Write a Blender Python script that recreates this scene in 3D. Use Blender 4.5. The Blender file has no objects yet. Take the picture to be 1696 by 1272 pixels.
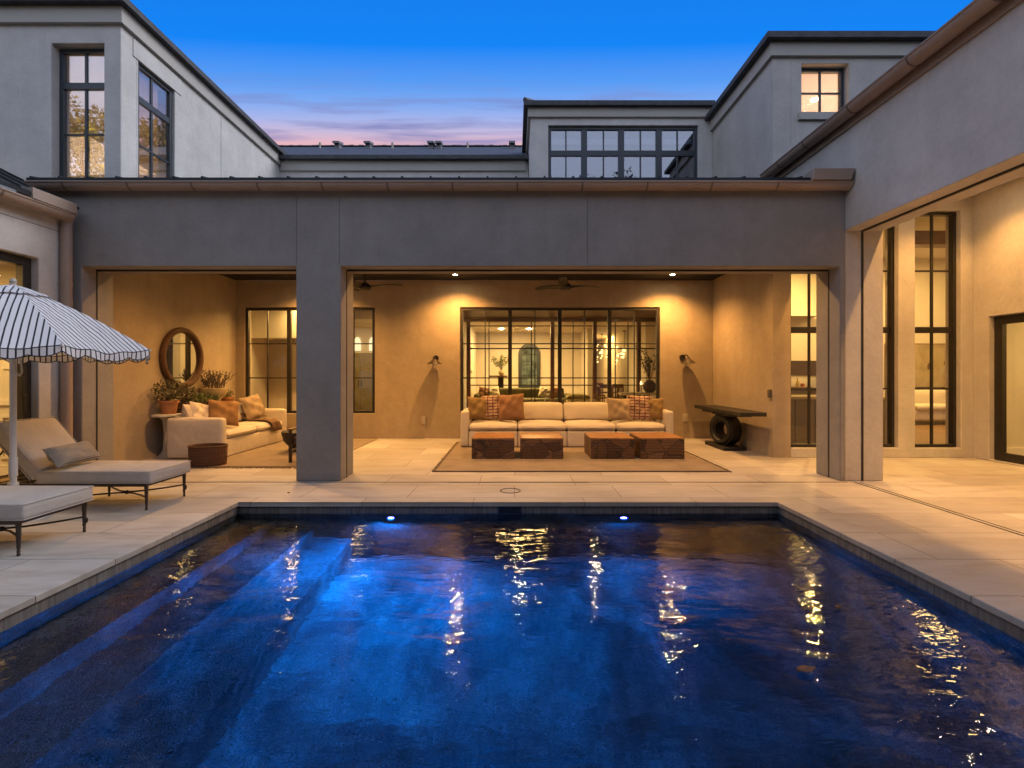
import bpy, bmesh, math, random
from mathutils import Vector, Matrix, Euler
R = math.radians
S = bpy.context.scene
COL = S.collection
rnd = random.Random(7)

# ------------------------------------------------------------------ render / camera
S.render.engine = 'CYCLES'
S.cycles.use_denoising = True
S.cycles.max_bounces = 8
S.cycles.diffuse_bounces = 4
S.cycles.glossy_bounces = 5
S.cycles.transmission_bounces = 6
S.cycles.transparent_max_bounces = 16
S.cycles.caustics_refractive = False
S.cycles.caustics_reflective = False
S.cycles.sample_clamp_indirect = 40.0
S.cycles.blur_glossy = 0.2
S.view_settings.view_transform = 'Standard'
S.view_settings.look = 'None'
S.view_settings.exposure = 0.0
S.view_settings.gamma = 1.0
cam = bpy.data.objects.new('camera', bpy.data.cameras.new('camera'))
COL.objects.link(cam)
cam.location = (0, 0, 1.4)
cam.rotation_euler = (R(90), 0, 0)
cam.data.sensor_width = 36
cam.data.lens = 17.0
cam.data.shift_x = -4 / 1696
cam.data.shift_y = -16 / 1696
cam.data.clip_start = 0.05
cam.data.clip_end = 2000
S.camera = cam

# ------------------------------------------------------------------ mesh builder
class MB:
    def __init__(s):
        s.v = []; s.f = []
    def add(s, vs, fs, M=None):
        o = len(s.v)
        for p in vs:
            p = Vector(p)
            if M is not None: p = M @ p
            s.v.append(p)
        for f in fs: s.f.append([o + i for i in f])
        return s
    def box(s, x0, x1, y0, y1, z0, z1, M=None):
        return s.add([(x0,y0,z0),(x1,y0,z0),(x1,y1,z0),(x0,y1,z0),(x0,y0,z1),(x1,y0,z1),(x1,y1,z1),(x0,y1,z1)],
                     [(0,3,2,1),(4,5,6,7),(0,1,5,4),(1,2,6,5),(2,3,7,6),(3,0,4,7)], M)
    def prism(s, pts, axis, a, b, M=None):
        """polygon pts (2-D) extruded along axis from a to b. axis x: pts are (y,z); y: (x,z); z: (x,y)"""
        n = len(pts)
        def P(p, t):
            return (t, p[0], p[1]) if axis == 'x' else ((p[0], t, p[1]) if axis == 'y' else (p[0], p[1], t))
        vs = [P(p, a) for p in pts] + [P(p, b) for p in pts]
        fs = [list(range(n))[::-1], list(range(n, 2*n))] + [(i, (i+1) % n, n+(i+1) % n, n+i) for i in range(n)]
        return s.add(vs, fs, M)
    def cyl(s, p0, p1, r0, r1=None, n=12, caps=True, M=None):
        r1 = r0 if r1 is None else r1
        p0 = Vector(p0); p1 = Vector(p1); d = (p1-p0).normalized()
        a = d.orthogonal().normalized(); b = d.cross(a)
        vs = []
        for p, r in ((p0, r0), (p1, r1)):
            for i in range(n):
                t = 2*math.pi*i/n
                vs.append(p + a*(r*math.cos(t)) + b*(r*math.sin(t)))
        fs = [(i, (i+1) % n, n+(i+1) % n, n+i) for i in range(n)]
        if caps: fs += [list(range(n))[::-1], list(range(n, 2*n))]
        return s.add(vs, fs, M)
    def tube(s, pts, r, n=8, M=None):
        pts = [Vector(p) for p in pts]
        rs = r if isinstance(r, (list, tuple)) else [r]*len(pts)
        vs = []; up = None
        for i, p in enumerate(pts):
            d = (pts[min(i+1, len(pts)-1)] - pts[max(i-1, 0)]).normalized()
            if up is None: up = d.orthogonal().normalized()
            a = (up - d*up.dot(d)).normalized(); b = d.cross(a); up = a
            for k in range(n):
                t = 2*math.pi*k/n
                vs.append(p + a*(rs[i]*math.cos(t)) + b*(rs[i]*math.sin(t)))
        fs = []
        for i in range(len(pts)-1):
            for k in range(n):
                fs.append((i*n+k, i*n+(k+1) % n, (i+1)*n+(k+1) % n, (i+1)*n+k))
        fs += [list(range(n))[::-1], [(len(pts)-1)*n+k for k in range(n)]]
        return s.add(vs, fs, M)
    def lathe(s, prof, c=(0,0,0), n=24, sx=1, sy=1, M=None):
        vs = []; fs = []
        for (r, z) in prof:
            for k in range(n):
                t = 2*math.pi*k/n
                vs.append((c[0]+r*sx*math.cos(t), c[1]+r*sy*math.sin(t), c[2]+z))
        for i in range(len(prof)-1):
            for k in range(n):
                fs.append((i*n+k, i*n+(k+1) % n, (i+1)*n+(k+1) % n, (i+1)*n+k))
        if prof[0][0] > 1e-4: fs.append(list(range(n))[::-1])
        if prof[-1][0] > 1e-4: fs.append([(len(prof)-1)*n+k for k in range(n)])
        return s.add(vs, fs, M)
    def sphere(s, c, r, n=12, sz=1.0, M=None):
        m = max(5, n//2)
        return s.lathe([(r*math.sin(math.pi*i/m)+1e-5, -r*sz*math.cos(math.pi*i/m)) for i in range(m+1)], c, n, M=M)
    def ring(s, c, axis, ro, ri, w, n=40, M=None):
        """flat sided ring about an axis ('x' or 'y' or 'z')"""
        vs = []
        for (r, t) in ((ro,-w/2),(ro,w/2),(ri,w/2),(ri,-w/2)):
            for k in range(n):
                a = 2*math.pi*k/n; u = r*math.cos(a); v = r*math.sin(a)
                p = (t,u,v) if axis == 'x' else ((u,t,v) if axis == 'y' else (u,v,t))
                vs.append((c[0]+p[0], c[1]+p[1], c[2]+p[2]))
        fs = []
        for i in range(4):
            j = (i+1) % 4
            for k in range(n):
                fs.append((i*n+k, i*n+(k+1) % n, j*n+(k+1) % n, j*n+k))
        return s.add(vs, fs, M)
    def torus(s, c, axis, Ro, r, n=48, m=12, M=None):
        vs = []; fs = []
        for k in range(n):
            a = 2*math.pi*k/n
            for j in range(m):
                b = 2*math.pi*j/m
                q = Ro + r*math.cos(b); t = r*math.sin(b)
                u = q*math.cos(a); v = q*math.sin(a)
                p = (t,u,v) if axis == 'x' else ((u,t,v) if axis == 'y' else (u,v,t))
                vs.append((c[0]+p[0], c[1]+p[1], c[2]+p[2]))
        for k in range(n):
            for j in range(m):
                fs.append((k*m+j, k*m+(j+1) % m, ((k+1) % n)*m+(j+1) % m, ((k+1) % n)*m+j))
        return s.add(vs, fs, M)
    def rbox(s, x0, x1, y0, y1, z0, z1, r=0.03, seg=8, bulge=(0,0,0), wob=0.0, seed=0, M=None):
        """rounded, slightly puffed box"""
        c = Vector(((x0+x1)/2, (y0+y1)/2, (z0+z1)/2)); h = Vector(((x1-x0)/2, (y1-y0)/2, (z1-z0)/2))
        r = min(r, h.x*.98, h.y*.98, h.z*.98)
        rr = random.Random(seed)
        idx = {}; vs = []; fs = []
        def ax(i, half):  # denser near the edges
            t = -1 + 2*i/seg
            return t
        def vert(i, j, k):
            key = (i, j, k)
            if key in idx: return idx[key]
            t = []
            for q, half in ((i, h.x), (j, h.y), (k, h.z)):
                u = -1 + 2*q/seg
                rf = r/half
                # push the second line of vertices to where the rounding starts
                if q == 1 or q == seg-1: u = math.copysign(1-rf*0.45, u)
                elif q == 2 or q == seg-2: u = math.copysign(max(1-rf*1.15, 0.01), u)
                elif 2 < q < seg-2:
                    w = max(1-rf*1.15, 0.01)
                    u = -w + 2*w*(q-2)/(seg-4)
                t.append(u)
            p = Vector((t[0]*h.x, t[1]*h.y, t[2]*h.z))
            inner = Vector((max(-h.x+r, min(h.x-r, p.x)), max(-h.y+r, min(h.y-r, p.y)), max(-h.z+r, min(h.z-r, p.z))))
            d = p - inner
            if d.length > 1e-9:
                m = max(abs(d.x), abs(d.y), abs(d.z))
                p = inner + d.normalized()*min(r, m if (abs(d.x) > 0) + (abs(d.y) > 0) + (abs(d.z) > 0) == 1 else r)
            fx = 1-t[0]**2; fy = 1-t[1]**2; fz = 1-t[2]**2
            p.x += math.copysign(bulge[0]*fy*fz, p.x) if abs(t[0]) > .999 else 0
            p.y += math.copysign(bulge[1]*fx*fz, p.y) if abs(t[1]) > .999 else 0
            p.z += bulge[2]*fx*fy if t[2] > 0.2 else 0
            if wob: p += Vector((rr.uniform(-1,1), rr.uniform(-1,1), rr.uniform(-1,1)))*wob
            idx[key] = len(vs); vs.append(p+c)
            return idx[key]
        for a in range(seg):
            for b in range(seg):
                fs.append((vert(a,b,0), vert(a,b+1,0), vert(a+1,b+1,0), vert(a+1,b,0)))
                fs.append((vert(a,b,seg), vert(a+1,b,seg), vert(a+1,b+1,seg), vert(a,b+1,seg)))
                fs.append((vert(a,0,b), vert(a+1,0,b), vert(a+1,0,b+1), vert(a,0,b+1)))
                fs.append((vert(a,seg,b), vert(a,seg,b+1), vert(a+1,seg,b+1), vert(a+1,seg,b)))
                fs.append((vert(0,a,b), vert(0,a,b+1), vert(0,a+1,b+1), vert(0,a+1,b)))
                fs.append((vert(seg,a,b), vert(seg,a+1,b), vert(seg,a+1,b+1), vert(seg,a,b+1)))
        return s.add(vs, fs, M)
    def pillow(s, w, h, t, M=None, n=14, seed=0, crease=0.0):
        rr = random.Random(seed)
        ph = [rr.uniform(0, 6) for _ in range(4)]
        def P(i, j, sd):
            x = -1+2*i/n; y = -1+2*j/n
            e = max(0, (1-x**4))**.55 * max(0, (1-y**4))**.55
            px = x*w/2*(1-.07*(1-y*y)); py = y*h/2*(1-.07*(1-x*x))
            wr = crease*(math.sin(x*4+ph[0]+y*2)*math.sin(y*5+ph[1])+.5*math.sin(x*9+ph[2]-y*6))*e
            return (px, sd*(t/2*e)+wr*.02, py)
        vs = []; fs = []
        for sd in (-1, 1):
            o = len(vs)
            for i in range(n+1):
                for j in range(n+1): vs.append(P(i, j, sd))
            for i in range(n):
                for j in range(n):
                    q = [o+i*(n+1)+j, o+(i+1)*(n+1)+j, o+(i+1)*(n+1)+j+1, o+i*(n+1)+j+1]
                    fs.append(q if sd < 0 else q[::-1])
        return s.add(vs, fs, M)
    def leaves(s, c, rad, n, size, rr, shell=0.35, aspect=.5, up=.3):
        for _ in range(n):
            while True:
                p = Vector((rr.uniform(-1,1), rr.uniform(-1,1), rr.uniform(-1,1)))
                if shell < p.length < 1: break
            p = Vector(c) + Vector((p.x*rad[0], p.y*rad[1], p.z*rad[2]))
            L = size*rr.uniform(.6, 1.3)
            d = Vector((rr.uniform(-1,1), rr.uniform(-1,1), rr.uniform(-1,1)+up)).normalized()
            a = d.orthogonal().normalized(); a = Matrix.Rotation(rr.uniform(0, 6.28), 3, d) @ a
            b = d.cross(a)*L*.12
            W = L*aspect/2
            s.add([p, p+d*L*.45+a*W+b, p+d*L, p+d*L*.45-a*W+b], [(0,1,2,3)])
        return s
    def build(s, name, m, parent=None, smooth=True, bevel=0.0, angle=38, world=True, weld=True):
        me = bpy.data.meshes.new(name)
        off = Vector((0,0,0))
        if parent is not None and world:
            off = ROOTLOC.get(parent.name, off)
        me.from_pydata([p-off for p in s.v], [], s.f)
        bm = bmesh.new(); bm.from_mesh(me)
        if weld: bmesh.ops.remove_doubles(bm, verts=bm.verts, dist=1e-5)
        bmesh.ops.recalc_face_normals(bm, faces=bm.faces)
        bm.to_mesh(me); bm.free()
        if smooth:
            me.polygons.foreach_set('use_smooth', [True]*len(me.polygons))
            me.set_sharp_from_angle(angle=R(angle))
        me.materials.append(m)
        o = bpy.data.objects.new(name, me); COL.objects.link(o)
        if parent is not None:
            o.parent = parent
            ROOTLOC[o.name] = off
        else:
            ROOTLOC[o.name] = Vector((0,0,0))
        if bevel:
            b = o.modifiers.new('bevel', 'BEVEL'); b.width = bevel; b.segments = 2
            b.limit_method = 'ANGLE'; b.angle_limit = R(40)
        return o
ROOTLOC = {}

def thing(name, label, cat, loc=(0,0,0), rz=0, group=None, rot=None):
    o = bpy.data.objects.new(name, None); COL.objects.link(o)
    o.empty_display_size = .1
    o.location = loc; o.rotation_euler = rot if rot else (0,0,rz)
    o['label'] = label; o['category'] = cat
    if group: o['group'] = group
    return o
def anchor(name, label, cat, loc, group=None):
    """a thing whose parts are written in world coordinates"""
    o = thing(name, label, cat, loc, 0, group)
    ROOTLOC[o.name] = Vector(loc)
    return o
def tag(o, label, cat, group=None):
    o['label'] = label; o['category'] = cat
    if group: o['group'] = group
    return o
def struct(name, mb, m, **k):
    o = mb.build(name, m, **k); o['kind'] = 'structure'; return o
def dup(root, label, loc, rz=None, group=None):
    r = root.copy(); COL.objects.link(r); r.location = loc
    if rz is not None: r.rotation_euler = (0,0,rz)
    r['label'] = label
    if group: r['group'] = group
    def rec(src, dst):
        for ch in list(src.children):
            c = ch.copy(); COL.objects.link(c); c.parent = dst
            rec(ch, c)
    rec(root, r)
    return r

# ------------------------------------------------------------------ materials
def nt(name):
    m = bpy.data.materials.new(name); m.use_nodes = True
    t = m.node_tree; t.nodes.clear()
    out = t.nodes.new('ShaderNodeOutputMaterial')
    return m, t, out
def N(t, typ, **k):
    n = t.nodes.new(typ)
    for a, v in k.items():
        if a.startswith('i_'):
            key = a[2:]
            key = int(key) if key.isdigit() else key.replace('_', ' ')
            n.inputs[key].default_value = v
        else: setattr(n, a, v)
    return n
def ramp(t, stops, interp='LINEAR'):
    n = t.nodes.new('ShaderNodeValToRGB'); cr = n.color_ramp; cr.interpolation = interp
    while len(cr.elements) < len(stops): cr.elements.new(.5)
    for e, (p, c) in zip(cr.elements, stops):
        e.position = p; e.color = (*c, 1) if len(c) == 3 else c
    return n
def mat(name, col, rough=.6, var=.08, vscale=2.0, bump=.0, bscale=60, metal=0.0, col2=None, spec=.5, stretch=None, sheen=0.0, bump2=None, detail=4):
    """principled surface: two tones mixed by noise, with a fine noise bump"""
    m, t, out = nt(name)
    p = N(t, 'ShaderNodeBsdfPrincipled', i_Roughness=rough, i_Metallic=metal)
    p.inputs['Specular IOR Level'].default_value = spec
    if sheen: p.inputs['Sheen Weight'].default_value = sheen
    tc = N(t, 'ShaderNodeTexCoord')
    src = tc.outputs['Object']
    if stretch:
        mp = N(t, 'ShaderNodeMapping'); mp.inputs['Scale'].default_value = stretch
        t.links.new(src, mp.inputs['Vector']); src = mp.outputs['Vector']
    n1 = N(t, 'ShaderNodeTexNoise', i_Scale=vscale, i_Detail=float(detail), i_Roughness=.6)
    t.links.new(src, n1.inputs['Vector'])
    c1 = tuple(max(0, c*(1-var)) for c in col); c2 = tuple(c*(1+var) for c in (col2 or col))
    rp = ramp(t, [(.3, c1), (.7, c2)])
    t.links.new(n1.outputs['Fac'], rp.inputs['Fac'])
    t.links.new(rp.outputs['Color'], p.inputs['Base Color'])
    if bump:
        n2 = N(t, 'ShaderNodeTexNoise', i_Scale=float(bscale), i_Detail=3.0)
        t.links.new(src, n2.inputs['Vector'])
        b = N(t, 'ShaderNodeBump', i_Strength=bump, i_Distance=.02)
        t.links.new(n2.outputs['Fac'], b.inputs['Height'])
        if bump2:
            n3 = N(t, 'ShaderNodeTexNoise', i_Scale=float(bump2[1]), i_Detail=3.0)
            t.links.new(src, n3.inputs['Vector'])
            b2 = N(t, 'ShaderNodeBump', i_Strength=bump2[0], i_Distance=.05)
            t.links.new(n3.outputs['Fac'], b2.inputs['Height'])
            t.links.new(b.outputs['Normal'], b2.inputs['Normal'])
            b = b2
        t.links.new(b.outputs['Normal'], p.inputs['Normal'])
    t.links.new(p.outputs['BSDF'], out.inputs['Surface'])
    return m
def emit(name, col, s):
    m, t, out = nt(name)
    e = N(t, 'ShaderNodeEmission', i_Color=(*col, 1), i_Strength=s)
    t.links.new(e.outputs[0], out.inputs['Surface']); return m
def glass(name, refl=0.0, tint=(1,1,1), rough=0.0):
    """thin window glass: see-through with a fresnel reflection; refl adds the coating's even reflection"""
    m, t, out = nt(name)
    tr = N(t, 'ShaderNodeBsdfTransparent', i_Color=(*tint, 1))
    gl = N(t, 'ShaderNodeBsdfGlossy', i_Roughness=rough); gl.inputs['Color'].default_value = (.9,.9,.9,1)
    ge = N(t, 'ShaderNodeNewGeometry'); dp = N(t, 'ShaderNodeVectorMath', operation='DOT_PRODUCT')
    t.links.new(ge.outputs['Normal'], dp.inputs[0]); t.links.new(ge.outputs['Incoming'], dp.inputs[1])
    def mth(op, a, b=None):
        n = N(t, 'ShaderNodeMath', operation=op, use_clamp=(op in ('SUBTRACT', 'ADD')))
        for i, v in enumerate((a, b)):
            if v is None: continue
            if isinstance(v, (int, float)): n.inputs[i].default_value = v
            else: t.links.new(v, n.inputs[i])
        return n.outputs[0]
    f5 = mth('POWER', mth('SUBTRACT', 1.0, mth('ABSOLUTE', dp.outputs['Value'])), 5.0)
    fr = N(t, 'ShaderNodeMath', operation='MULTIPLY_ADD'); fr.inputs[1].default_value = .5; fr.inputs[2].default_value = .03
    t.links.new(f5, fr.inputs[0])
    # very slight waviness of the sheet
    tc = N(t, 'ShaderNodeTexCoord')
    nz = N(t, 'ShaderNodeTexNoise', i_Scale=1.3)
    t.links.new(tc.outputs['Object'], nz.inputs['Vector'])
    bp = N(t, 'ShaderNodeBump', i_Strength=.06, i_Distance=.02)
    t.links.new(nz.outputs['Fac'], bp.inputs['Height'])
    t.links.new(bp.outputs['Normal'], gl.inputs['Normal'])
    ad = N(t, 'ShaderNodeMath', operation='ADD', use_clamp=True); ad.inputs[1].default_value = refl
    t.links.new(fr.outputs[0], ad.inputs[0])
    mx = N(t, 'ShaderNodeMixShader')
    t.links.new(ad.outputs[0], mx.inputs[0]); t.links.new(tr.outputs[0], mx.inputs[1]); t.links.new(gl.outputs[0], mx.inputs[2])
    t.links.new(mx.outputs[0], out.inputs['Surface']); return m

M = {}
def mat_stucco(name, col):
    """trowelled stucco: patchy tone at three scales, faint vertical weather streaks, trowel and sand relief"""
    m, t, out = nt(name)
    p = N(t, 'ShaderNodeBsdfPrincipled', i_Roughness=.88); p.inputs['Specular IOR Level'].default_value = .25
    tc = N(t, 'ShaderNodeTexCoord')
    def noise(scale, detail=5.0, stretch=None, dist=0.0, rough=.6):
        src = tc.outputs['Object']
        if stretch:
            mp = N(t, 'ShaderNodeMapping'); mp.inputs['Scale'].default_value = stretch; t.links.new(src, mp.inputs['Vector']); src = mp.outputs['Vector']
        n = N(t, 'ShaderNodeTexNoise', i_Scale=float(scale), i_Detail=float(detail), i_Distortion=float(dist), i_Roughness=float(rough)); t.links.new(src, n.inputs['Vector']); return n.outputs['Fac']
    cur = None
    for f, lo, hi in ((noise(.55, 4, dist=.5), .90, 1.09), (noise(2.6, 6, rough=.7), .90, 1.09), (noise(1.0, 4, (5, 5, .35)), .955, 1.03), (noise(26, 3), .95, 1.04)):
        r = ramp(t, [(.3, (lo, lo, lo)), (.7, (hi, hi, hi*.995))]); t.links.new(f, r.inputs['Fac'])
        mx = N(t, 'ShaderNodeMix', data_type='RGBA', blend_type='MULTIPLY'); mx.inputs[0].default_value = 1
        if cur is None: mx.inputs[6].default_value = (*col, 1)
        else: t.links.new(cur, mx.inputs[6])
        t.links.new(r.outputs['Color'], mx.inputs[7]); cur = mx.outputs[2]
    t.links.new(cur, p.inputs['Base Color'])
    b1 = N(t, 'ShaderNodeBump', i_Strength=.35, i_Distance=.03); t.links.new(noise(3.2, 5, dist=1.2), b1.inputs['Height'])
    b2 = N(t, 'ShaderNodeBump', i_Strength=.22, i_Distance=.008); t.links.new(noise(70, 3), b2.inputs['Height']); t.links.new(b1.outputs['Normal'], b2.inputs['Normal'])
    t.links.new(b2.outputs['Normal'], p.inputs['Normal'])
    t.links.new(p.outputs[0], out.inputs['Surface']); return m
STU = (.375, .355, .335)
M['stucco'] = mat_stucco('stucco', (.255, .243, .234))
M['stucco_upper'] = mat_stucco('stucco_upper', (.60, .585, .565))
M['stucco_warm'] = mat_stucco('stucco_warm', (.38, .310, .228))
M['stucco_pale'] = mat_stucco('stucco_pale', (.50, .475, .45))
M['trim'] = mat('trim', (.44, .42, .385), .7, .04, 2, .06, 50)
M['interior'] = mat('interior', (.62, .57, .48), .8, .03, 1, .05, 60)
M['joint'] = mat('joint', (.12, .112, .105), .9, .05)
M['black_ceiling'] = mat('black_ceiling', (.018, .016, .015), .55, .2, 3, .05, 20)
M['track'] = mat('track', (.012, .011, .010), .5, .1)
M['bronze'] = mat('bronze', (.030, .026, .022), .42, .2, 6, .04, 80, metal=.3)
M['steel_blue'] = mat('steel_blue', (.030, .040, .052), .4, .15, 6, .03, 80)
M['gutter'] = mat('gutter', (.31, .235, .185), .5, .08, 3, .03, 40)
M['gutter_band'] = mat('gutter_band', (.13, .095, .075), .5, .08)
M['shade_metal'] = mat('shade_metal', (.030, .018, .012), .6, .2, 8, .04, 50)
M['roof_metal'] = mat('roof_metal', (.022, .024, .028), .38, .2, 3, .02, 30, metal=.4)
M['slate'] = mat('slate', (.055, .058, .065), .7, .35, 7, .3, 12)
M['wood'] = mat('wood', (.16, .075, .032), .45, .3, 3, .1, 12, stretch=(1,6,6))
M['wood_floor'] = mat('wood_floor', (.22, .13, .065), .4, .25, 2, .05, 12, stretch=(8,1,1))
M['dark_wood'] = mat('dark_wood', (.035, .018, .010), .4, .3, 4, .06, 14, stretch=(1,1,5))
M['black_stone'] = mat('black_stone', (.011, .009, .008), .55, .4, 9, .15, 30)
M['linen'] = mat('linen', (.60, .535, .44), .9, .04, 3, .25, 240, sheen=.2, bump2=(.2, 8))
M['linen_pillow'] = mat('linen_pillow', (.66, .58, .47), .9, .05, 4, .2, 200, bump2=(.25, 9))
M['gold_pillow'] = mat('gold_pillow', (.23, .145, .05), .8, .15, 5, .2, 200, bump2=(.3, 8))
M['brown_pillow'] = mat('brown_pillow', (.26, .135, .065), .85, .12, 5, .25, 200, bump2=(.25, 8))
M['tan_pillow'] = mat('tan_pillow', (.34, .255, .16), .8, .15, 4, .2, 160, bump2=(.35, 9))
M['rust_pillow'] = mat('rust_pillow', (.25, .135, .05), .85, .12, 5, .2, 200, bump2=(.2, 8))
M['throw'] = mat('throw', (.16, .095, .055), .95, .25, 30, .4, 150, stretch=(1,14,1))
M['outdoor_cushion'] = mat('outdoor_cushion', (.48, .435, .395), .9, .06, 3, .25, 220, bump2=(.45, 5.5))
M['chaise_metal'] = mat('chaise_metal', (.055, .042, .033), .45, .2, 12, .08, 60, metal=.5)
M['white_metal'] = mat('white_metal', (.62, .60, .58), .4, .04, 4)
M['rope'] = mat('rope', (.52, .47, .40), .9, .1, 40, .3, 90)
M['rug'] = None
M['terracotta'] = mat('terracotta', (.38, .17, .075), .85, .15, 8, .1, 40)
M['pale_pot'] = mat('pale_pot', (.45, .38, .24), .85, .15, 6, .1, 30)
M['dark_basket'] = mat('dark_basket', (.060, .032, .018), .8, .5, 14, .5, 60, stretch=(1,1,6))
M['rattan'] = None
M['leaf_green'] = mat('leaf_green', (.11, .135, .045), .5, .45, 20)
M['leaf_red'] = mat('leaf_red', (.105, .048, .032), .5, .6, 30, col2=(.10,.10,.042))
M['leaf_lav'] = mat('leaf_lav', (.085, .085, .050), .7, .4, 30, col2=(.11,.075,.085))
M['leaf_tree'] = mat('leaf_tree', (.070, .085, .025), .6, .5, 2)
M['bark'] = mat('bark', (.10, .07, .05), .9, .3, 12, .5, 20)
M['soil'] = mat('soil', (.03, .02, .014), .95, .3, 20)
M['outlet'] = mat('outlet', (.40, .36, .30), .5, .03)
M['outlet_dark'] = mat('outlet_dark', (.10, .09, .08), .5, .03)
M['mirror'] = None
M['green_fabric'] = mat('green_fabric', (.105, .100, .045), .9, .15, 4, .2, 90)
M['yellow_fabric'] = mat('yellow_fabric', (.46, .38, .12), .9, .1, 4, .2, 90)
M['white_paint'] = mat('white_paint', (.70, .66, .58), .5, .03)
M['tile_white'] = mat('tile_white', (.66, .62, .52), .3, .05, 20, .1, 25)
M['door_glass'] = glass('door_glass', .02)
M['upper_glass'] = glass('upper_glass', .30, (.8,.8,.82))
M['dormer_glass'] = glass('dormer_glass', .19, (.7,.75,.85))
M['bulb_glass'] = glass('bulb_glass', .1)
M['sheet_water'] = None
M['lens_warm'] = emit('lens_warm', (1.0, .74, .42), 260)
M['lens_blue'] = emit('lens_blue', (.13, .14, 1.0), 40); M['lens_rim'] = emit('lens_rim', (.008, .045, 1.0), 2.0)
M['globe'] = emit('globe', (1.0, .66, .22), 3.2)
M['lens_upper'] = emit('lens_upper', (1.0, .75, .5), 12)
M['leaf_dead'] = mat('leaf_dead', (.22, .10, .045), .7, .3, 30)

def mat_mirror():
    m, t, out = nt('mirror_glass')
    g = N(t, 'ShaderNodeBsdfGlossy', i_Roughness=.01); g.inputs['Color'].default_value = (.82,.82,.78,1)
    t.links.new(g.outputs[0], out.inputs['Surface']); return m
M['mirror'] = mat_mirror()

def mat_weave(name, ca, cb, sx, sy, rough=.9, bump=.5, noise=.15, dist=1.0, ax='XYZ'):
    """woven fibre: two crossing wave sets"""
    m, t, out = nt(name)
    p = N(t, 'ShaderNodeBsdfPrincipled', i_Roughness=rough)
    tc = N(t, 'ShaderNodeTexCoord')
    mp = N(t, 'ShaderNodeMapping'); t.links.new(tc.outputs['Object'], mp.inputs['Vector'])
    w1 = N(t, 'ShaderNodeTexWave', i_Scale=sx, i_Distortion=dist); w1.bands_direction = ax[0]
    w2 = N(t, 'ShaderNodeTexWave', i_Scale=sy, i_Distortion=dist); w2.bands_direction = ax[1]
    w3 = N(t, 'ShaderNodeTexWave', i_Scale=sy, i_Distortion=dist); w3.bands_direction = ax[2]
    for w in (w1, w2, w3): t.links.new(mp.outputs['Vector'], w.inputs['Vector'])
    a = N(t, 'ShaderNodeMath', operation='MULTIPLY'); t.links.new(w1.outputs['Fac'], a.inputs[0]); t.links.new(w2.outputs['Fac'], a.inputs[1])
    b = N(t, 'ShaderNodeMath', operation='ADD', use_clamp=True); t.links.new(a.outputs[0], b.inputs[0])
    c = N(t, 'ShaderNodeMath', operation='MULTIPLY'); c.inputs[1].default_value = .4; t.links.new(w3.outputs['Fac'], c.inputs[0])
    t.links.new(c.outputs[0], b.inputs[1])
    nz = N(t, 'ShaderNodeTexNoise', i_Scale=3.0, i_Detail=6.0); t.links.new(tc.outputs['Object'], nz.inputs['Vector'])
    mx = N(t, 'ShaderNodeMix', data_type='FLOAT'); mx.inputs[0].default_value = noise*2
    t.links.new(b.outputs[0], mx.inputs[2]); t.links.new(nz.outputs['Fac'], mx.inputs[3])
    rp = ramp(t, [(.15, ca), (.7, cb)]); t.links.new(mx.outputs[0], rp.inputs['Fac'])
    t.links.new(rp.outputs['Color'], p.inputs['Base Color'])
    bp = N(t, 'ShaderNodeBump', i_Strength=bump, i_Distance=.01); t.links.new(b.outputs[0], bp.inputs['Height'])
    t.links.new(bp.outputs['Normal'], p.inputs['Normal'])
    t.links.new(p.outputs[0], out.inputs['Surface']); return m
M['rug'] = mat_weave('rug', (.20, .15, .105), (.36, .29, .215), 40, 40, noise=.3)
M['rug_fringe'] = mat('rug_fringe', (.15, .105, .065), .95, .3, 40)
M['rattan'] = mat_weave('rattan', (.04, .016, .008), (.15, .062, .026), 30, 30, .6, .8)
M['basket'] = mat_weave('basket', (.045, .020, .010), (.17, .075, .032), 9, 22, .7, .9, ax='ZZX', dist=2.0)
M['lumbar'] = mat_weave('lumbar', (.14, .125, .115), (.40, .36, .31), 26, 26, .9, .4, .1, dist=.1, ax='XZZ')

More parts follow.
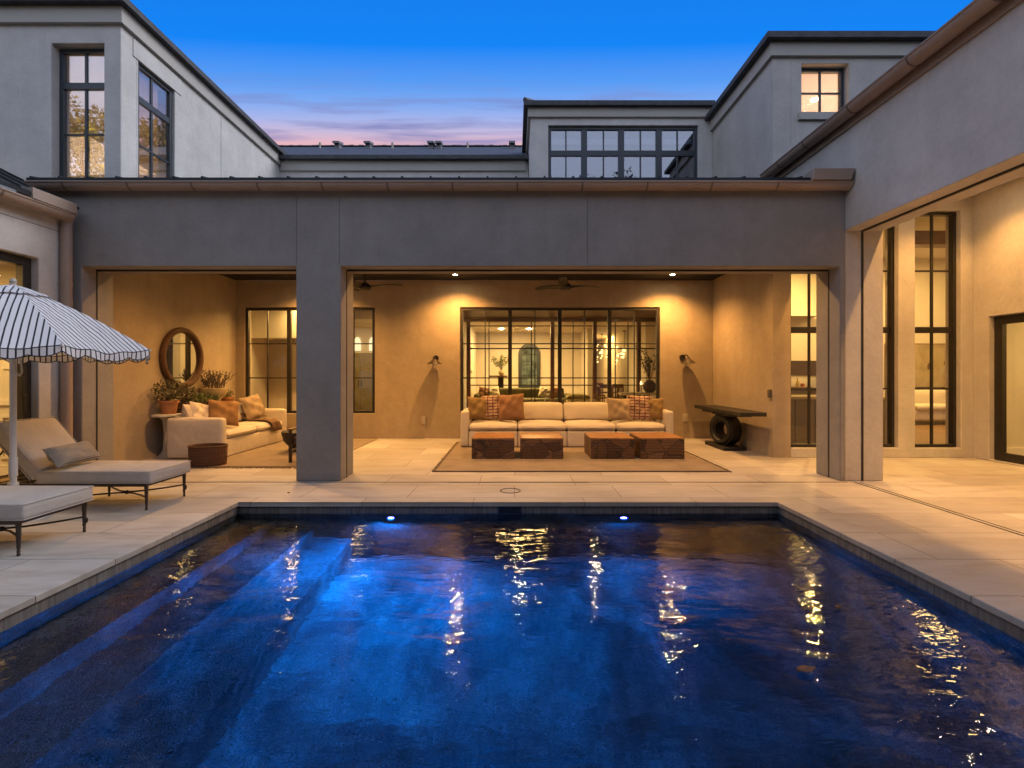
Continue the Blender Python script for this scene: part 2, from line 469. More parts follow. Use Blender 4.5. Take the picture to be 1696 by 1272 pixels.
def mat_stone_tiles():
    m, t, out = nt('travertine')
    p = N(t, 'ShaderNodeBsdfPrincipled', i_Roughness=.55)
    p.inputs['Specular IOR Level'].default_value = .35
    tc = N(t, 'ShaderNodeTexCoord')
    br = N(t, 'ShaderNodeTexBrick', offset=.37, i_Scale=1.0, i_Brick_Width=1.22, i_Row_Height=.61)
    br.inputs['Mortar Size'].default_value = .0042
    br.inputs['Mortar Smooth'].default_value = .2
    br.inputs['Color1'].default_value = (.40, .37, .335, 1); br.inputs['Color2'].default_value = (.51, .485, .45, 1)
    br.inputs['Mortar'].default_value = (.17, .15, .125, 1)
    t.links.new(tc.outputs['Object'], br.inputs['Vector'])
    mp = N(t, 'ShaderNodeMapping'); mp.inputs['Scale'].default_value = (1.1, 5.0, 1)
    t.links.new(tc.outputs['Object'], mp.inputs['Vector'])
    nz = N(t, 'ShaderNodeTexNoise', i_Scale=1.5, i_Detail=8.0, i_Roughness=.65, i_Distortion=.6)
    t.links.new(mp.outputs['Vector'], nz.inputs['Vector'])
    rp = ramp(t, [(.28, (.74,.71,.67)), (.5, (.98,.97,.96)), (.72, (1.12,1.12,1.12))])
    t.links.new(nz.outputs['Fac'], rp.inputs['Fac'])
    mx = N(t, 'ShaderNodeMix', data_type='RGBA', blend_type='MULTIPLY'); mx.inputs[0].default_value = 1
    t.links.new(br.outputs['Color'], mx.inputs[6]); t.links.new(rp.outputs['Color'], mx.inputs[7])
    # broad weathering stains
    st = N(t, 'ShaderNodeTexNoise', i_Scale=.7, i_Detail=5.0); t.links.new(tc.outputs['Object'], st.inputs['Vector'])
    rs = ramp(t, [(.35, (.86,.85,.84)), (.65, (1.04,1.04,1.04))]); t.links.new(st.outputs['Fac'], rs.inputs['Fac'])
    m2 = N(t, 'ShaderNodeMix', data_type='RGBA', blend_type='MULTIPLY'); m2.inputs[0].default_value = 1
    t.links.new(mx.outputs[2], m2.inputs[6]); t.links.new(rs.outputs['Color'], m2.inputs[7])
    t.links.new(m2.outputs[2], p.inputs['Base Color'])
    rr = ramp(t, [(.3, (.42,.42,.42)), (.7, (.7,.7,.7))]); t.links.new(nz.outputs['Fac'], rr.inputs['Fac'])
    t.links.new(rr.outputs['Color'], p.inputs['Roughness'])
    b1 = N(t, 'ShaderNodeBump', i_Strength=.25, i_Distance=.004); t.links.new(nz.outputs['Fac'], b1.inputs['Height'])
    b2 = N(t, 'ShaderNodeBump', i_Strength=.6, i_Distance=.004, invert=True); t.links.new(br.outputs['Fac'], b2.inputs['Height'])
    t.links.new(b1.outputs['Normal'], b2.inputs['Normal'])
    t.links.new(b2.outputs['Normal'], p.inputs['Normal'])
    t.links.new(p.outputs[0], out.inputs['Surface']); return m
M['travertine'] = mat_stone_tiles()

def mat_band():
    """narrow upright tiles of the waterline band; coordinates: x+y runs along, z up"""
    m, t, out = nt('waterline_tile')
    p = N(t, 'ShaderNodeBsdfPrincipled', i_Roughness=.4)
    tc = N(t, 'ShaderNodeTexCoord'); sx = N(t, 'ShaderNodeSeparateXYZ'); t.links.new(tc.outputs['Object'], sx.inputs[0])
    ad = N(t, 'ShaderNodeMath', operation='ADD'); t.links.new(sx.outputs[0], ad.inputs[0]); t.links.new(sx.outputs[1], ad.inputs[1])
    cb = N(t, 'ShaderNodeCombineXYZ'); t.links.new(ad.outputs[0], cb.inputs[0]); t.links.new(sx.outputs[2], cb.inputs[1])
    br = N(t, 'ShaderNodeTexBrick', offset=0.0, i_Scale=1.0, i_Brick_Width=.16, i_Row_Height=.6)
    br.inputs['Mortar Size'].default_value = .003
    br.inputs['Color1'].default_value = (.19,.18,.172,1); br.inputs['Color2'].default_value = (.24,.228,.218,1); br.inputs['Mortar'].default_value = (.10,.095,.09,1)
    t.links.new(cb.outputs[0], br.inputs['Vector'])
    mp = N(t, 'ShaderNodeMapping'); mp.inputs['Scale'].default_value = (40, 3, 1); t.links.new(cb.outputs[0], mp.inputs['Vector'])
    nz = N(t, 'ShaderNodeTexNoise', i_Scale=1.0, i_Detail=4.0); t.links.new(mp.outputs['Vector'], nz.inputs['Vector'])
    rp = ramp(t, [(.3, (.6,.6,.6)), (.7, (1.2,1.2,1.2))]); t.links.new(nz.outputs['Fac'], rp.inputs['Fac'])
    mx = N(t, 'ShaderNodeMix', data_type='RGBA', blend_type='MULTIPLY'); mx.inputs[0].default_value = 1
    t.links.new(br.outputs['Color'], mx.inputs[6]); t.links.new(rp.outputs['Color'], mx.inputs[7])
    t.links.new(mx.outputs[2], p.inputs['Base Color'])
    t.links.new(p.outputs[0], out.inputs['Surface']); return m
M['band'] = mat_band()

def mat_pebble():
    m, t, out = nt('pebble_plaster')
    p = N(t, 'ShaderNodeBsdfPrincipled', i_Roughness=.8)
    tc = N(t, 'ShaderNodeTexCoord')
    v = N(t, 'ShaderNodeTexVoronoi', i_Scale=110.0); t.links.new(tc.outputs['Object'], v.inputs['Vector'])
    nz = N(t, 'ShaderNodeTexNoise', i_Scale=2.2, i_Detail=9.0, i_Roughness=.72); t.links.new(tc.outputs['Object'], nz.inputs['Vector'])
    r1 = ramp(t, [(.0, (.06,.07,.08)), (.5, (.14,.16,.175)), (1, (.26,.26,.26))]); t.links.new(v.outputs['Color'], r1.inputs['Fac'])
    r2 = ramp(t, [(.3, (.35,.38,.42)), (.7, (1.35,1.35,1.3))]); t.links.new(nz.outputs['Fac'], r2.inputs['Fac'])
    mx = N(t, 'ShaderNodeMix', data_type='RGBA', blend_type='MULTIPLY'); mx.inputs[0].default_value = 1
    t.links.new(r1.outputs['Color'], mx.inputs[6]); t.links.new(r2.outputs['Color'], mx.inputs[7])
    n3 = N(t, 'ShaderNodeTexNoise', i_Scale=1.0, i_Detail=7.0, i_Roughness=.68, i_Distortion=.8); t.links.new(tc.outputs['Object'], n3.inputs['Vector'])
    r3 = ramp(t, [(.36, (.12,.15,.17)), (.5, (.75,.85,.9)), (.64, (1.9,2.0,1.9))]); t.links.new(n3.outputs['Fac'], r3.inputs['Fac'])
    mx3 = N(t, 'ShaderNodeMix', data_type='RGBA', blend_type='MULTIPLY'); mx3.inputs[0].default_value = 1
    t.links.new(mx.outputs[2], mx3.inputs[6]); t.links.new(r3.outputs['Color'], mx3.inputs[7])
    t.links.new(mx3.outputs[2], p.inputs['Base Color'])
    b = N(t, 'ShaderNodeBump', i_Strength=.6, i_Distance=.01); t.links.new(v.outputs['Distance'], b.inputs['Height']); t.links.new(b.outputs['Normal'], p.inputs['Normal'])
    t.links.new(p.outputs[0], out.inputs['Surface']); return m
M['pebble'] = mat_pebble()

def mat_water():
    m, t, out = nt('pool_water')
    g = N(t, 'ShaderNodeBsdfGlass', i_IOR=1.33, i_Roughness=0.0); g.inputs['Color'].default_value = (.86,.95,1,1)
    tc = N(t, 'ShaderNodeTexCoord')
    mp = N(t, 'ShaderNodeMapping'); mp.inputs['Scale'].default_value = (.75, 1.6, 1); mp.inputs['Rotation'].default_value = (0,0,R(8))
    t.links.new(tc.outputs['Object'], mp.inputs['Vector'])
    n1 = N(t, 'ShaderNodeTexNoise', i_Scale=2.6, i_Detail=2.0, i_Distortion=.6); t.links.new(mp.outputs['Vector'], n1.inputs['Vector'])
    n2 = N(t, 'ShaderNodeTexNoise', i_Scale=11.0, i_Detail=2.0, i_Distortion=.5); t.links.new(mp.outputs['Vector'], n2.inputs['Vector'])
    b1 = N(t, 'ShaderNodeBump', i_Strength=.26, i_Distance=.05); t.links.new(n1.outputs['Fac'], b1.inputs['Height'])
    b2 = N(t, 'ShaderNodeBump', i_Strength=.19, i_Distance=.02); t.links.new(n2.outputs['Fac'], b2.inputs['Height']); t.links.new(b1.outputs['Normal'], b2.inputs['Normal'])
    t.links.new(b2.outputs['Normal'], g.inputs['Normal'])
    t.links.new(g.outputs[0], out.inputs['Surface']); return m
M['water'] = mat_water()

def mat_stripes():
    """canopy cloth: dark stripes by the UV map's u (metres across the panel)"""
    m, t, out = nt('striped_canvas')
    p = N(t, 'ShaderNodeBsdfPrincipled', i_Roughness=.85)
    uv = N(t, 'ShaderNodeUVMap', uv_map='stripe'); sx = N(t, 'ShaderNodeSeparateXYZ'); t.links.new(uv.outputs[0], sx.inputs[0])
    d = N(t, 'ShaderNodeMath', operation='MULTIPLY'); d.inputs[1].default_value = 1/.046; t.links.new(sx.outputs[0], d.inputs[0])
    f = N(t, 'ShaderNodeMath', operation='FRACT'); t.links.new(d.outputs[0], f.inputs[0])
    l = N(t, 'ShaderNodeMath', operation='LESS_THAN'); l.inputs[1].default_value = .26; t.links.new(f.outputs[0], l.inputs[0])
    g = N(t, 'ShaderNodeMath', operation='GREATER_THAN'); g.inputs[1].default_value = .5; t.links.new(sx.outputs[1], g.inputs[0])  # v: bound hems
    mxm = N(t, 'ShaderNodeMath', operation='MAXIMUM'); t.links.new(l.outputs[0], mxm.inputs[0]); t.links.new(g.outputs[0], mxm.inputs[1])
    mx = N(t, 'ShaderNodeMix', data_type='RGBA'); mx.inputs[6].default_value = (.74,.74,.77,1); mx.inputs[7].default_value = (.030,.032,.045,1)
    t.links.new(mxm.outputs[0], mx.inputs[0]); t.links.new(mx.outputs[2], p.inputs['Base Color'])
    tl = N(t, 'ShaderNodeBsdfTranslucent'); t.links.new(mx.outputs[2], tl.inputs['Color'])
    ms = N(t, 'ShaderNodeMixShader'); ms.inputs[0].default_value = .2
    t.links.new(p.outputs[0], ms.inputs[1]); t.links.new(tl.outputs[0], ms.inputs[2])
    t.links.new(ms.outputs[0], out.inputs['Surface']); return m
M['stripes'] = mat_stripes()

def mat_plaid():
    m, t, out = nt('plaid_cloth')
    p = N(t, 'ShaderNodeBsdfPrincipled', i_Roughness=.9)
    tc = N(t, 'ShaderNodeTexCoord')
    br = N(t, 'ShaderNodeTexBrick', offset=0.0, i_Scale=1.0, i_Brick_Width=.10, i_Row_Height=.062)
    br.inputs['Mortar Size'].default_value = .011
    br.inputs['Color1'].default_value = (.42,.30,.22,1); br.inputs['Color2'].default_value = (.48,.35,.27,1); br.inputs['Mortar'].default_value = (.15,.058,.032,1)
    mp = N(t, 'ShaderNodeMapping'); mp.inputs['Rotation'].default_value = (R(90), 0, 0)
    t.links.new(tc.outputs['Object'], mp.inputs['Vector']); t.links.new(mp.outputs['Vector'], br.inputs['Vector'])
    t.links.new(br.outputs['Color'], p.inputs['Base Color']); t.links.new(p.outputs[0], out.inputs['Surface']); return m
M['plaid'] = mat_plaid()

def mat_rootwood(top):
    m, t, out = nt('root_wood_top' if top else 'root_wood_side')
    p = N(t, 'ShaderNodeBsdfPrincipled', i_Roughness=.38 if top else .45)
    tc = N(t, 'ShaderNodeTexCoord'); oi = N(t, 'ShaderNodeObjectInfo')
    ad = N(t, 'ShaderNodeVectorMath', operation='ADD'); t.links.new(tc.outputs['Object'], ad.inputs[0])
    sc = N(t, 'ShaderNodeMath', operation='MULTIPLY'); sc.inputs[1].default_value = 23; t.links.new(oi.outputs['Random'], sc.inputs[0])
    t.links.new(sc.outputs[0], ad.inputs[1])
    nz = N(t, 'ShaderNodeTexNoise', i_Scale=6.0, i_Detail=3.0); t.links.new(ad.outputs[0], nz.inputs['Vector'])
    ad2 = N(t, 'ShaderNodeVectorMath', operation='MULTIPLY_ADD'); ad2.inputs[1].default_value = (.09,.09,.09)
    t.links.new(nz.outputs['Color'], ad2.inputs[0]); t.links.new(ad.outputs[0], ad2.inputs[2])
    v = N(t, 'ShaderNodeTexVoronoi', feature='DISTANCE_TO_EDGE', i_Scale=4.6); t.links.new(ad2.outputs[0], v.inputs['Vector'])
    v2 = N(t, 'ShaderNodeTexVoronoi', i_Scale=4.6); t.links.new(ad2.outputs[0], v2.inputs['Vector'])
    wv = N(t, 'ShaderNodeTexWave', wave_type='RINGS', i_Scale=9.0, i_Distortion=6.0, i_Detail=3.0); t.links.new(ad.outputs[0], wv.inputs['Vector'])
    if top: tone = ramp(t, [(.0, (.22,.095,.028)), (1, (.36,.165,.05))])
    else: tone = ramp(t, [(.0, (.048,.022,.010)), (.5, (.115,.056,.024)), (1, (.23,.122,.056))])
    mixf = N(t, 'ShaderNodeMix', data_type='FLOAT'); mixf.inputs[0].default_value = .3
    sx = N(t, 'ShaderNodeSeparateXYZ'); t.links.new(v2.outputs['Color'], sx.inputs[0])
    t.links.new(sx.outputs[0], mixf.inputs[2]); t.links.new(wv.outputs['Fac'], mixf.inputs[3]); t.links.new(mixf.outputs[0], tone.inputs['Fac'])
    ed = ramp(t, [(.0, (.18,.18,.18)), (.018, (.55,.55,.55)), (.05, (1,1,1))] if not top else [(.0, (.6,.6,.6)), (.05, (1,1,1))])
    t.links.new(v.outputs['Distance'], ed.inputs['Fac'])
    mx = N(t, 'ShaderNodeMix', data_type='RGBA', blend_type='MULTIPLY'); mx.inputs[0].default_value = 1
    t.links.new(tone.outputs['Color'], mx.inputs[6]); t.links.new(ed.outputs['Color'], mx.inputs[7]); t.links.new(mx.outputs[2], p.inputs['Base Color'])
    b = N(t, 'ShaderNodeBump', i_Strength=.5 if not top else .15, i_Distance=.015); t.links.new(ed.outputs['Color'], b.inputs['Height']); t.links.new(b.outputs['Normal'], p.inputs['Normal'])
    t.links.new(p.outputs[0], out.inputs['Surface']); return m
M['root_top'] = mat_rootwood(True); M['root_side'] = mat_rootwood(False)

def mat_art():
    m, t, out = nt('abstract_canvas')
    p = N(t, 'ShaderNodeBsdfPrincipled', i_Roughness=.8)
    tc = N(t, 'ShaderNodeTexCoord')
    n1 = N(t, 'ShaderNodeTexNoise', i_Scale=1.6, i_Detail=6.0, i_Distortion=1.0); t.links.new(tc.outputs['Object'], n1.inputs['Vector'])
    r1 = ramp(t, [(.25, (.20,.15,.09)), (.5, (.36,.28,.17)), (.75, (.42,.36,.25))]); t.links.new(n1.outputs['Fac'], r1.inputs['Fac'])
    n2 = N(t, 'ShaderNodeTexNoise', i_Scale=3.2, i_Detail=3.0); t.links.new(tc.outputs['Object'], n2.inputs['Vector'])
    r2 = ramp(t, [(.62, (0,0,0)), (.68, (1,1,1))]); t.links.new(n2.outputs['Fac'], r2.inputs['Fac'])
    mx = N(t, 'ShaderNodeMix', data_type='RGBA'); mx.inputs[7].default_value = (.07,.035,.025,1)
    t.links.new(r2.outputs['Color'], mx.inputs[0]); t.links.new(r1.outputs['Color'], mx.inputs[6]); t.links.new(mx.outputs[2], p.inputs['Base Color'])
    t.links.new(p.outputs[0], out.inputs['Surface']); return m
M['art'] = mat_art()

# ------------------------------------------------------------------ sky and sun (dusk)
def make_world():
    w = bpy.data.worlds.new('World'); S.world = w; w.use_nodes = True
    t = w.node_tree; t.nodes.clear()
    out = N(t, 'ShaderNodeOutputWorld'); bg = N(t, 'ShaderNodeBackground')
    tc = N(t, 'ShaderNodeTexCoord'); sp = N(t, 'ShaderNodeSeparateXYZ'); t.links.new(tc.outputs['Generated'], sp.inputs[0])
    def mth(op, a, b=None, clamp=False):
        n = N(t, 'ShaderNodeMath', operation=op, use_clamp=clamp)
        for i, v in enumerate((a, b)):
            if v is None: continue
            if isinstance(v, (int, float)): n.inputs[i].default_value = v
            else: t.links.new(v, n.inputs[i])
        return n.outputs[0]
    x, y, z = sp.outputs
    yy = mth('MULTIPLY', y, y); xx = mth('MULTIPLY', mth('MULTIPLY', x, x), .12)
    h = mth('SQRT', mth('ADD', mth('ADD', yy, xx), .0004))
    tt = mth('DIVIDE', z, h)                                   # tangent of the height above the horizon
    ahead = ramp(t, [(.30, (.80,.38,.30)), (.457, (.88,.45,.46)), (.476, (.78,.48,.56)), (.50, (.56,.49,.72)), (.522, (.40,.47,.83)),
                     (.555, (.22,.41,.89)), (.60, (.10,.34,.92)), (.68, (.008,.235,.93)), (1.0, (.01,.16,.72))])
    t.links.new(tt, ahead.inputs['Fac'])
    # thin evening cloud streaks
    u = mth('DIVIDE', x, h)
    cv = N(t, 'ShaderNodeCombineXYZ'); t.links.new(mth('MULTIPLY', u, 3.4), cv.inputs[0]); t.links.new(mth('MULTIPLY', tt, 44.0), cv.inputs[1])
    cn = N(t, 'ShaderNodeTexNoise', i_Scale=1.0, i_Detail=5.0, i_Roughness=.55, i_Distortion=.3); t.links.new(cv.outputs[0], cn.inputs['Vector'])
    cr = ramp(t, [(.46, (0,0,0)), (.66, (1,1,1))]); t.links.new(cn.outputs['Fac'], cr.inputs['Fac'])
    cm = ramp(t, [(.45, (.55,)*3), (.50, (.85,)*3), (.545, (.7,)*3), (.60, (.15,)*3), (.66, (0,0,0))]); t.links.new(tt, cm.inputs['Fac'])
    cf = N(t, 'ShaderNodeMix', data_type='RGBA', blend_type='MULTIPLY'); cf.inputs[0].default_value = 1
    t.links.new(cr.outputs[0], cf.inputs[6]); t.links.new(cm.outputs[0], cf.inputs[7])
    c1 = N(t, 'ShaderNodeMix', data_type='RGBA'); t.links.new(cf.outputs[2], c1.inputs[0])
    t.links.new(ahead.outputs['Color'], c1.inputs[6]); c1.inputs[7].default_value = (.22,.24,.52,1)
    # overhead and behind: pale dusk, warmer low down
    back = ramp(t, [(.0, (.06,.055,.055)), (.03, (.62,.46,.40)), (.2, (.74,.80,1.02)), (.5, (.86,1.0,1.38)), (.75, (.50,.57,.76)), (1.0, (.40,.48,.72))])
    t.links.new(z, back.inputs['Fac'])
    mf = N(t, 'ShaderNodeMapRange', interpolation_type='SMOOTHSTEP'); mf.inputs['From Min'].default_value = .25; mf.inputs['From Max'].default_value = .55
    t.links.new(y, mf.inputs['Value'])
    zf = N(t, 'ShaderNodeMapRange', interpolation_type='SMOOTHSTEP'); zf.inputs['From Min'].default_value = .80; zf.inputs['From Max'].default_value = .98
    zf.inputs['To Min'].default_value = 1; zf.inputs['To Max'].default_value = 0
    t.links.new(z, zf.inputs['Value'])
    xf = N(t, 'ShaderNodeMapRange', interpolation_type='SMOOTHSTEP'); xf.inputs['From Min'].default_value = .60; xf.inputs['From Max'].default_value = .70
    xf.inputs['To Min'].default_value = 1; xf.inputs['To Max'].default_value = 0
    t.links.new(x, xf.inputs['Value'])
    mm = mth('MULTIPLY', mth('MULTIPLY', mf.outputs[0], zf.outputs[0]), xf.outputs[0])
    c2 = N(t, 'ShaderNodeMix', data_type='RGBA'); t.links.new(mm, c2.inputs[0])
    t.links.new(back.outputs['Color'], c2.inputs[6]); t.links.new(c1.outputs[2], c2.inputs[7])
    t.links.new(c2.outputs[2], bg.inputs['Color']); bg.inputs['Strength'].default_value = 1.0
    t.links.new(bg.outputs[0], out.inputs['Surface'])
make_world()
def lamp(name, typ, loc, energy, col, rot=(0,0,0), **k):
    l = bpy.data.lights.new(name, typ); l.energy = energy; l.color = col
    for a, v in k.items(): setattr(l, a, v)
    o = bpy.data.objects.new(name, l); COL.objects.link(o); o.location = loc; o.rotation_euler = rot
    return o
# last light, very soft, from over the right-hand roofs
lamp('sun', 'SUN', (20, 4, 20), 1.9, (1.0, .98, .97), (R(-16), R(50), 0), angle=R(36))
WARM = (1.0, .47, .12)
WARM2 = (1.0, .60, .18)

# ------------------------------------------------------------------ architecture helpers
def wall(mb, axis, at, th, u0, u1, z0, z1, holes=()):
    """a wall slab with openings; axis 'y' spans X and faces -Y at `at`; axis 'x' spans Y from X=at to at+th; axis 'z': u=X, second=Y, slab from z=at"""
    us = sorted({u0, u1, *[h[0] for h in holes], *[h[1] for h in holes]}); us = [u for u in us if u0 <= u <= u1]
    vs = sorted({z0, z1, *[h[2] for h in holes], *[h[3] for h in holes]}); vs = [v for v in vs if z0 <= v <= z1]
    def solid(i, j):
        if i < 0 or j < 0 or i >= len(us)-1 or j >= len(vs)-1: return False
        cu = (us[i]+us[i+1])/2; cv = (vs[j]+vs[j+1])/2
        return not any(h[0] < cu < h[1] and h[2] < cv < h[3] for h in holes)
    def P(u, v, d):
        if axis == 'y': return (u, at+d, v)
        if axis == 'x': return (at+d, u, v)
        return (u, v, at+d)
    for i in range(len(us)-1):
        for j in range(len(vs)-1):
            if not solid(i, j): continue
            a, b, c, d = us[i], us[i+1], vs[j], vs[j+1]
            mb.add([P(a,c,0), P(b,c,0), P(b,d,0), P(a,d,0)], [(0,1,2,3)])
            mb.add([P(a,c,th), P(b,c,th), P(b,d,th), P(a,d,th)], [(3,2,1,0)])
            for (ni, nj, p, q) in ((i-1,j,(a,c),(a,d)), (i+1,j,(b,c),(b,d)), (i,j-1,(a,c),(b,c)), (i,j+1,(a,d),(b,d))):
                if not solid(ni, nj):
                    mb.add([P(*p,0), P(*q,0), P(*q,th), P(*p,th)], [(0,1,2,3)])
    return mb

def window(parent, axis, at, u0, u1, z0, z1, v=(), h=(), fw=.05, dep=.07, bd=None, fm='bronze', gm='door_glass', name='window', label=None, handle=None):
    """steel window: frame and glazing bars as one mesh, the glass its sub-part. v / h: (position, width) of bars"""
    mb = MB()
    def bx(a, b, c, d, e0, e1):
        if axis == 'y': mb.box(a, b, at+e0, at+e1, c, d)
        else: mb.box(at+e0, at+e1, a, b, c, d)
    bx(u0, u0+fw, z0, z1, 0, dep); bx(u1-fw, u1, z0, z1, 0, dep)
    bx(u0+fw, u1-fw, z0, z0+fw, .003, dep-.003); bx(u0+fw, u1-fw, z1-fw, z1, .003, dep-.003)
    for k, (p, w) in enumerate(v):
        e = .005 if w > .05 else .016
        if bd: e = (dep-bd)/2
        bx(p-w/2, p+w/2, z0+fw, z1-fw, e, dep-e)
    for k, (p, w) in enumerate(h):
        e = .008 if w > .05 else .019
        if bd: e = (dep-bd)/2+.004
        bx(u0+fw, u1-fw, p-w/2, p+w/2, e, dep-e)
    f = mb.build(name, M[fm], parent, bevel=.003)
    if label: f['label'] = label
    g = MB(); m = dep/2
    if axis == 'y': g.box(u0+fw*.6, u1-fw*.6, at+m-.004, at+m+.004, z0+fw*.6, z1-fw*.6)
    else: g.box(at+m-.004, at+m+.004, u0+fw*.6, u1-fw*.6, z0+fw*.6, z1-fw*.6)
    g.build('pane', M[gm], f)
    if handle:
        hb = MB(); hb.box(*handle); hb.build('handle', M['bronze'], f, bevel=.004)
    return f

def gutter(parent, axis, c, a, b, lip, r, side, bands=(), box=None, boxh=.14, name='gutter'):
    """half-round gutter along an axis ('x': along X at y=c; 'y': along Y at x=c) hung below lip; side: +1/-1 direction of the wall"""
    mb = MB(); n = 10
    prof = [(-r*math.cos(math.pi*i/n), -r*1.0*math.sin(math.pi*i/n)) for i in range(n+1)]
    inner = [(p[0]*.93, p[1]*.93) for p in prof][::-1]
    pts = [(c+p[0], lip+p[1]) for p in prof+inner]
    mb.prism(pts, axis, a, b)
    # end caps
    for e0, e1 in ((a, a+.006), (b-.006, b)):
        mb.prism([(c+p[0]*.96, lip+p[1]*.96) for p in prof], axis, e0, e1)
    # rolled front lip
    o = -side*r
    if axis == 'x': mb.tube([(a, c+o, lip), (b, c+o, lip)], .012, 8)
    else: mb.tube([(c+o, a, lip), (c+o, b, lip)], .012, 8)
    g = mb.build(name, M['gutter'], parent, angle=30)
    if bands:
        p2 = [(c+p[0]*1.035, lip+p[1]*1.035) for p in prof]; p3 = [(c+p[0]*.99, lip+p[1]*.99) for p in prof][::-1]
        for q in bands: MB().prism(p2+p3, axis, q-.011, q+.011).build('strap', M['gutter_band'], g)
    if box:
        x0, x1 = box
        b2 = MB()
        fl = .035
        if axis == 'x':
            b2.prism([(x0, lip+.012), (x1-.05, lip+.012), (x1, lip+boxh), (x0, lip+boxh)], 'y', c-r-fl, c+r)
        else:
            b2.box(c-r, c+r+fl*0.6, x0, x1, lip+.012, lip+boxh)
        b2.build('diverter_box', M['gutter'], g, bevel=.004)
    return g

YF, YI, YB = 6.34, 6.85, 10.58        # loggia: front face, inner face of the front wall, rear wall
XR = 4.34                             # the plane of the right-hand wing and block

# ------------------------------------------------------------------ ground, deck, pool
PX0, PX1, PY0, PY1 = -3.04, 2.90, .35, 5.315
g = MB(); wall(g, 'z', -.30, .02, -300, 300, -300, 300, [(PX0-.6, PX1+.6, PY0-.6, PY1+.6)])
struct('ground', g, mat('ground_soil', (.10, .095, .06), .95, .3, .5, .4, 3))
d = MB(); wall(d, 'z', -.06, .06, -9, 8.0, -4.5, 10.6, [(PX0-.29, PX1+.29, PY0-.29, PY1+.29)])
struct('stone_deck', d, M['travertine'])
c = MB()
for (a, b, e, f) in ((PX0-.29, PX1+.29, PY1-.02, PY1+.29), (PX0-.29, PX1+.29, PY0-.29, PY0+.02), (PX0-.29, PX0+.02, PY0+.02, PY1-.02), (PX1-.02, PX1+.29, PY0+.02, PY1-.02)):
    c.box(a, b, e, f, -.045, .003)
struct('pool_coping', c, M['travertine'], bevel=.006)
tb = MB()
tb.box(PX0-.05, PX1+.05, PY1, PY1+.08, -.17, -.045); tb.box(PX0-.05, PX1+.05, PY0-.08, PY0, -.17, -.045)
tb.box(PX0-.08, PX0, PY0, PY1, -.17, -.045); tb.box(PX1, PX1+.08, PY0, PY1, -.17, -.045)
struct('waterline_tiles', tb, M['band'])
pb = MB(); e = .004
ZF = -1.45
wall(pb, 'z', ZF-.1, .1, PX0-.1, PX1+.1, PY0-.1, PY1+.1)
for (a, b, q, f) in ((PX0-.05, PX1+.05, PY1+e, PY1+.1), (PX0-.05, PX1+.05, PY0-.1, PY0-e), (PX0-.1, PX0-e, PY0, PY1), (PX1+e, PX1+.1, PY0, PY1)):
    pb.box(a, b, q, f, ZF+.001, -.171)
# three long steps down the left side
for k, (w, z) in enumerate(((.42, -.36), (.84, -.66), (1.26, -.96))):
    pb.box(PX0, PX0+w, PY0, PY1, ZF+.002*(k+1), z)
struct('pool_basin', pb, M['pebble'], bevel=.012)
wt = MB(); wt.add([(PX0-.01, PY0-.01, -.128), (PX1+.01, PY0-.01, -.128), (PX1+.01, PY1+.01, -.128), (PX0-.01, PY1+.01, -.128)], [(0,1,2,3)])
struct('pool_water', wt, M['water'])
# drain slots in the paving
ds = MB()
ds.box(-5.7, XR-.02, YF-.075, YF-.055, .0, .0035)
for i in range(110): ds.box(-.85+i*.0165, -.85+i*.0165+.008, YF-.10, YF-.055, .0, .005)
tag(ds.build('slot_drain', M['track']), 'narrow dark slot drain in the paving along the front of the covered lounge', 'drain')
ds = MB(); ds.box(XR+.06, XR+.08, -1, YF-.08, .0, .0035); ds.box(XR+.13, XR+.14, -1, YF-.08, .0, .0035)
tag(ds.build('screen_track', M['track']), 'double dark floor track of the screens across the side porch opening', 'track')
lid = MB(); lid.ring((-.05, 5.81, .004), 'z', .122, .113, .006); lid.box(-.175,-.155,5.80,5.82,.003,.008); lid.box(.055,.075,5.80,5.82,.003,.008)
tag(lid.build('deck_hatch', mat('lid_rim', (.16,.14,.11), .6)), 'round stone hatch with a thin ring set in the deck', 'hatch')
sk = anchor('skimmer', 'dark slot of the pool skimmer in the far waterline tiles', 'skimmer', (-.03, PY1, -.09))
q = MB(); x0, x1, z0, z1 = (825-852)*PY1/801, (864-852)*PY1/801, -.126, -.047
q.box(x0, x0+.012, PY1-.012, PY1+.01, z0, z1); q.box(x1-.012, x1, PY1-.012, PY1+.01, z0, z1); q.box(x0+.012, x1-.012, PY1-.010, PY1+.01, z1-.012, z1)
q.build('frame', M['steel_blue'], sk)
q = MB(); q.box(x0+.012, x1-.012, PY1-.004, PY1+.006, z0, z1-.012); q.build('mouth', M['track'], sk)
# pool lights
def pool_light(x, label):
    t = thing('pool_light', label, 'pool light', (x, PY1, -.28), 0, 'blue lights in the far pool wall')
    a = MB(); a.ring((0, -.012, 0), 'y', .068, .050, .022, 28); a.build('rim', M['steel_blue'], t, world=False)
    a = MB(); a.cyl((0, -.004, 0), (0, -.012, 0), .050, .046, 24); a.build('lens', M['lens_rim'], t, world=False)
    a = MB(); a.cyl((0, -.010, 0), (0, -.018, 0), .036, .031, 24); a.build('bulb', M['lens_blue'], t, world=False)
    return t
for x, s in (((648-852)*PY1/801, 'nearer the striped parasol'), ((1033-852)*PY1/801, 'nearer the porch on the right')):
    pool_light(x, 'blue underwater light in the far pool wall, ' + s)
    lamp('pool_beam', 'SPOT', (x, PY1-.035, -.28), 410 if x < 0 else 125, (.0, .22, 1.0), (R(56), 0, R(180)), spot_size=R(160), spot_blend=.9, shadow_soft_size=.003)

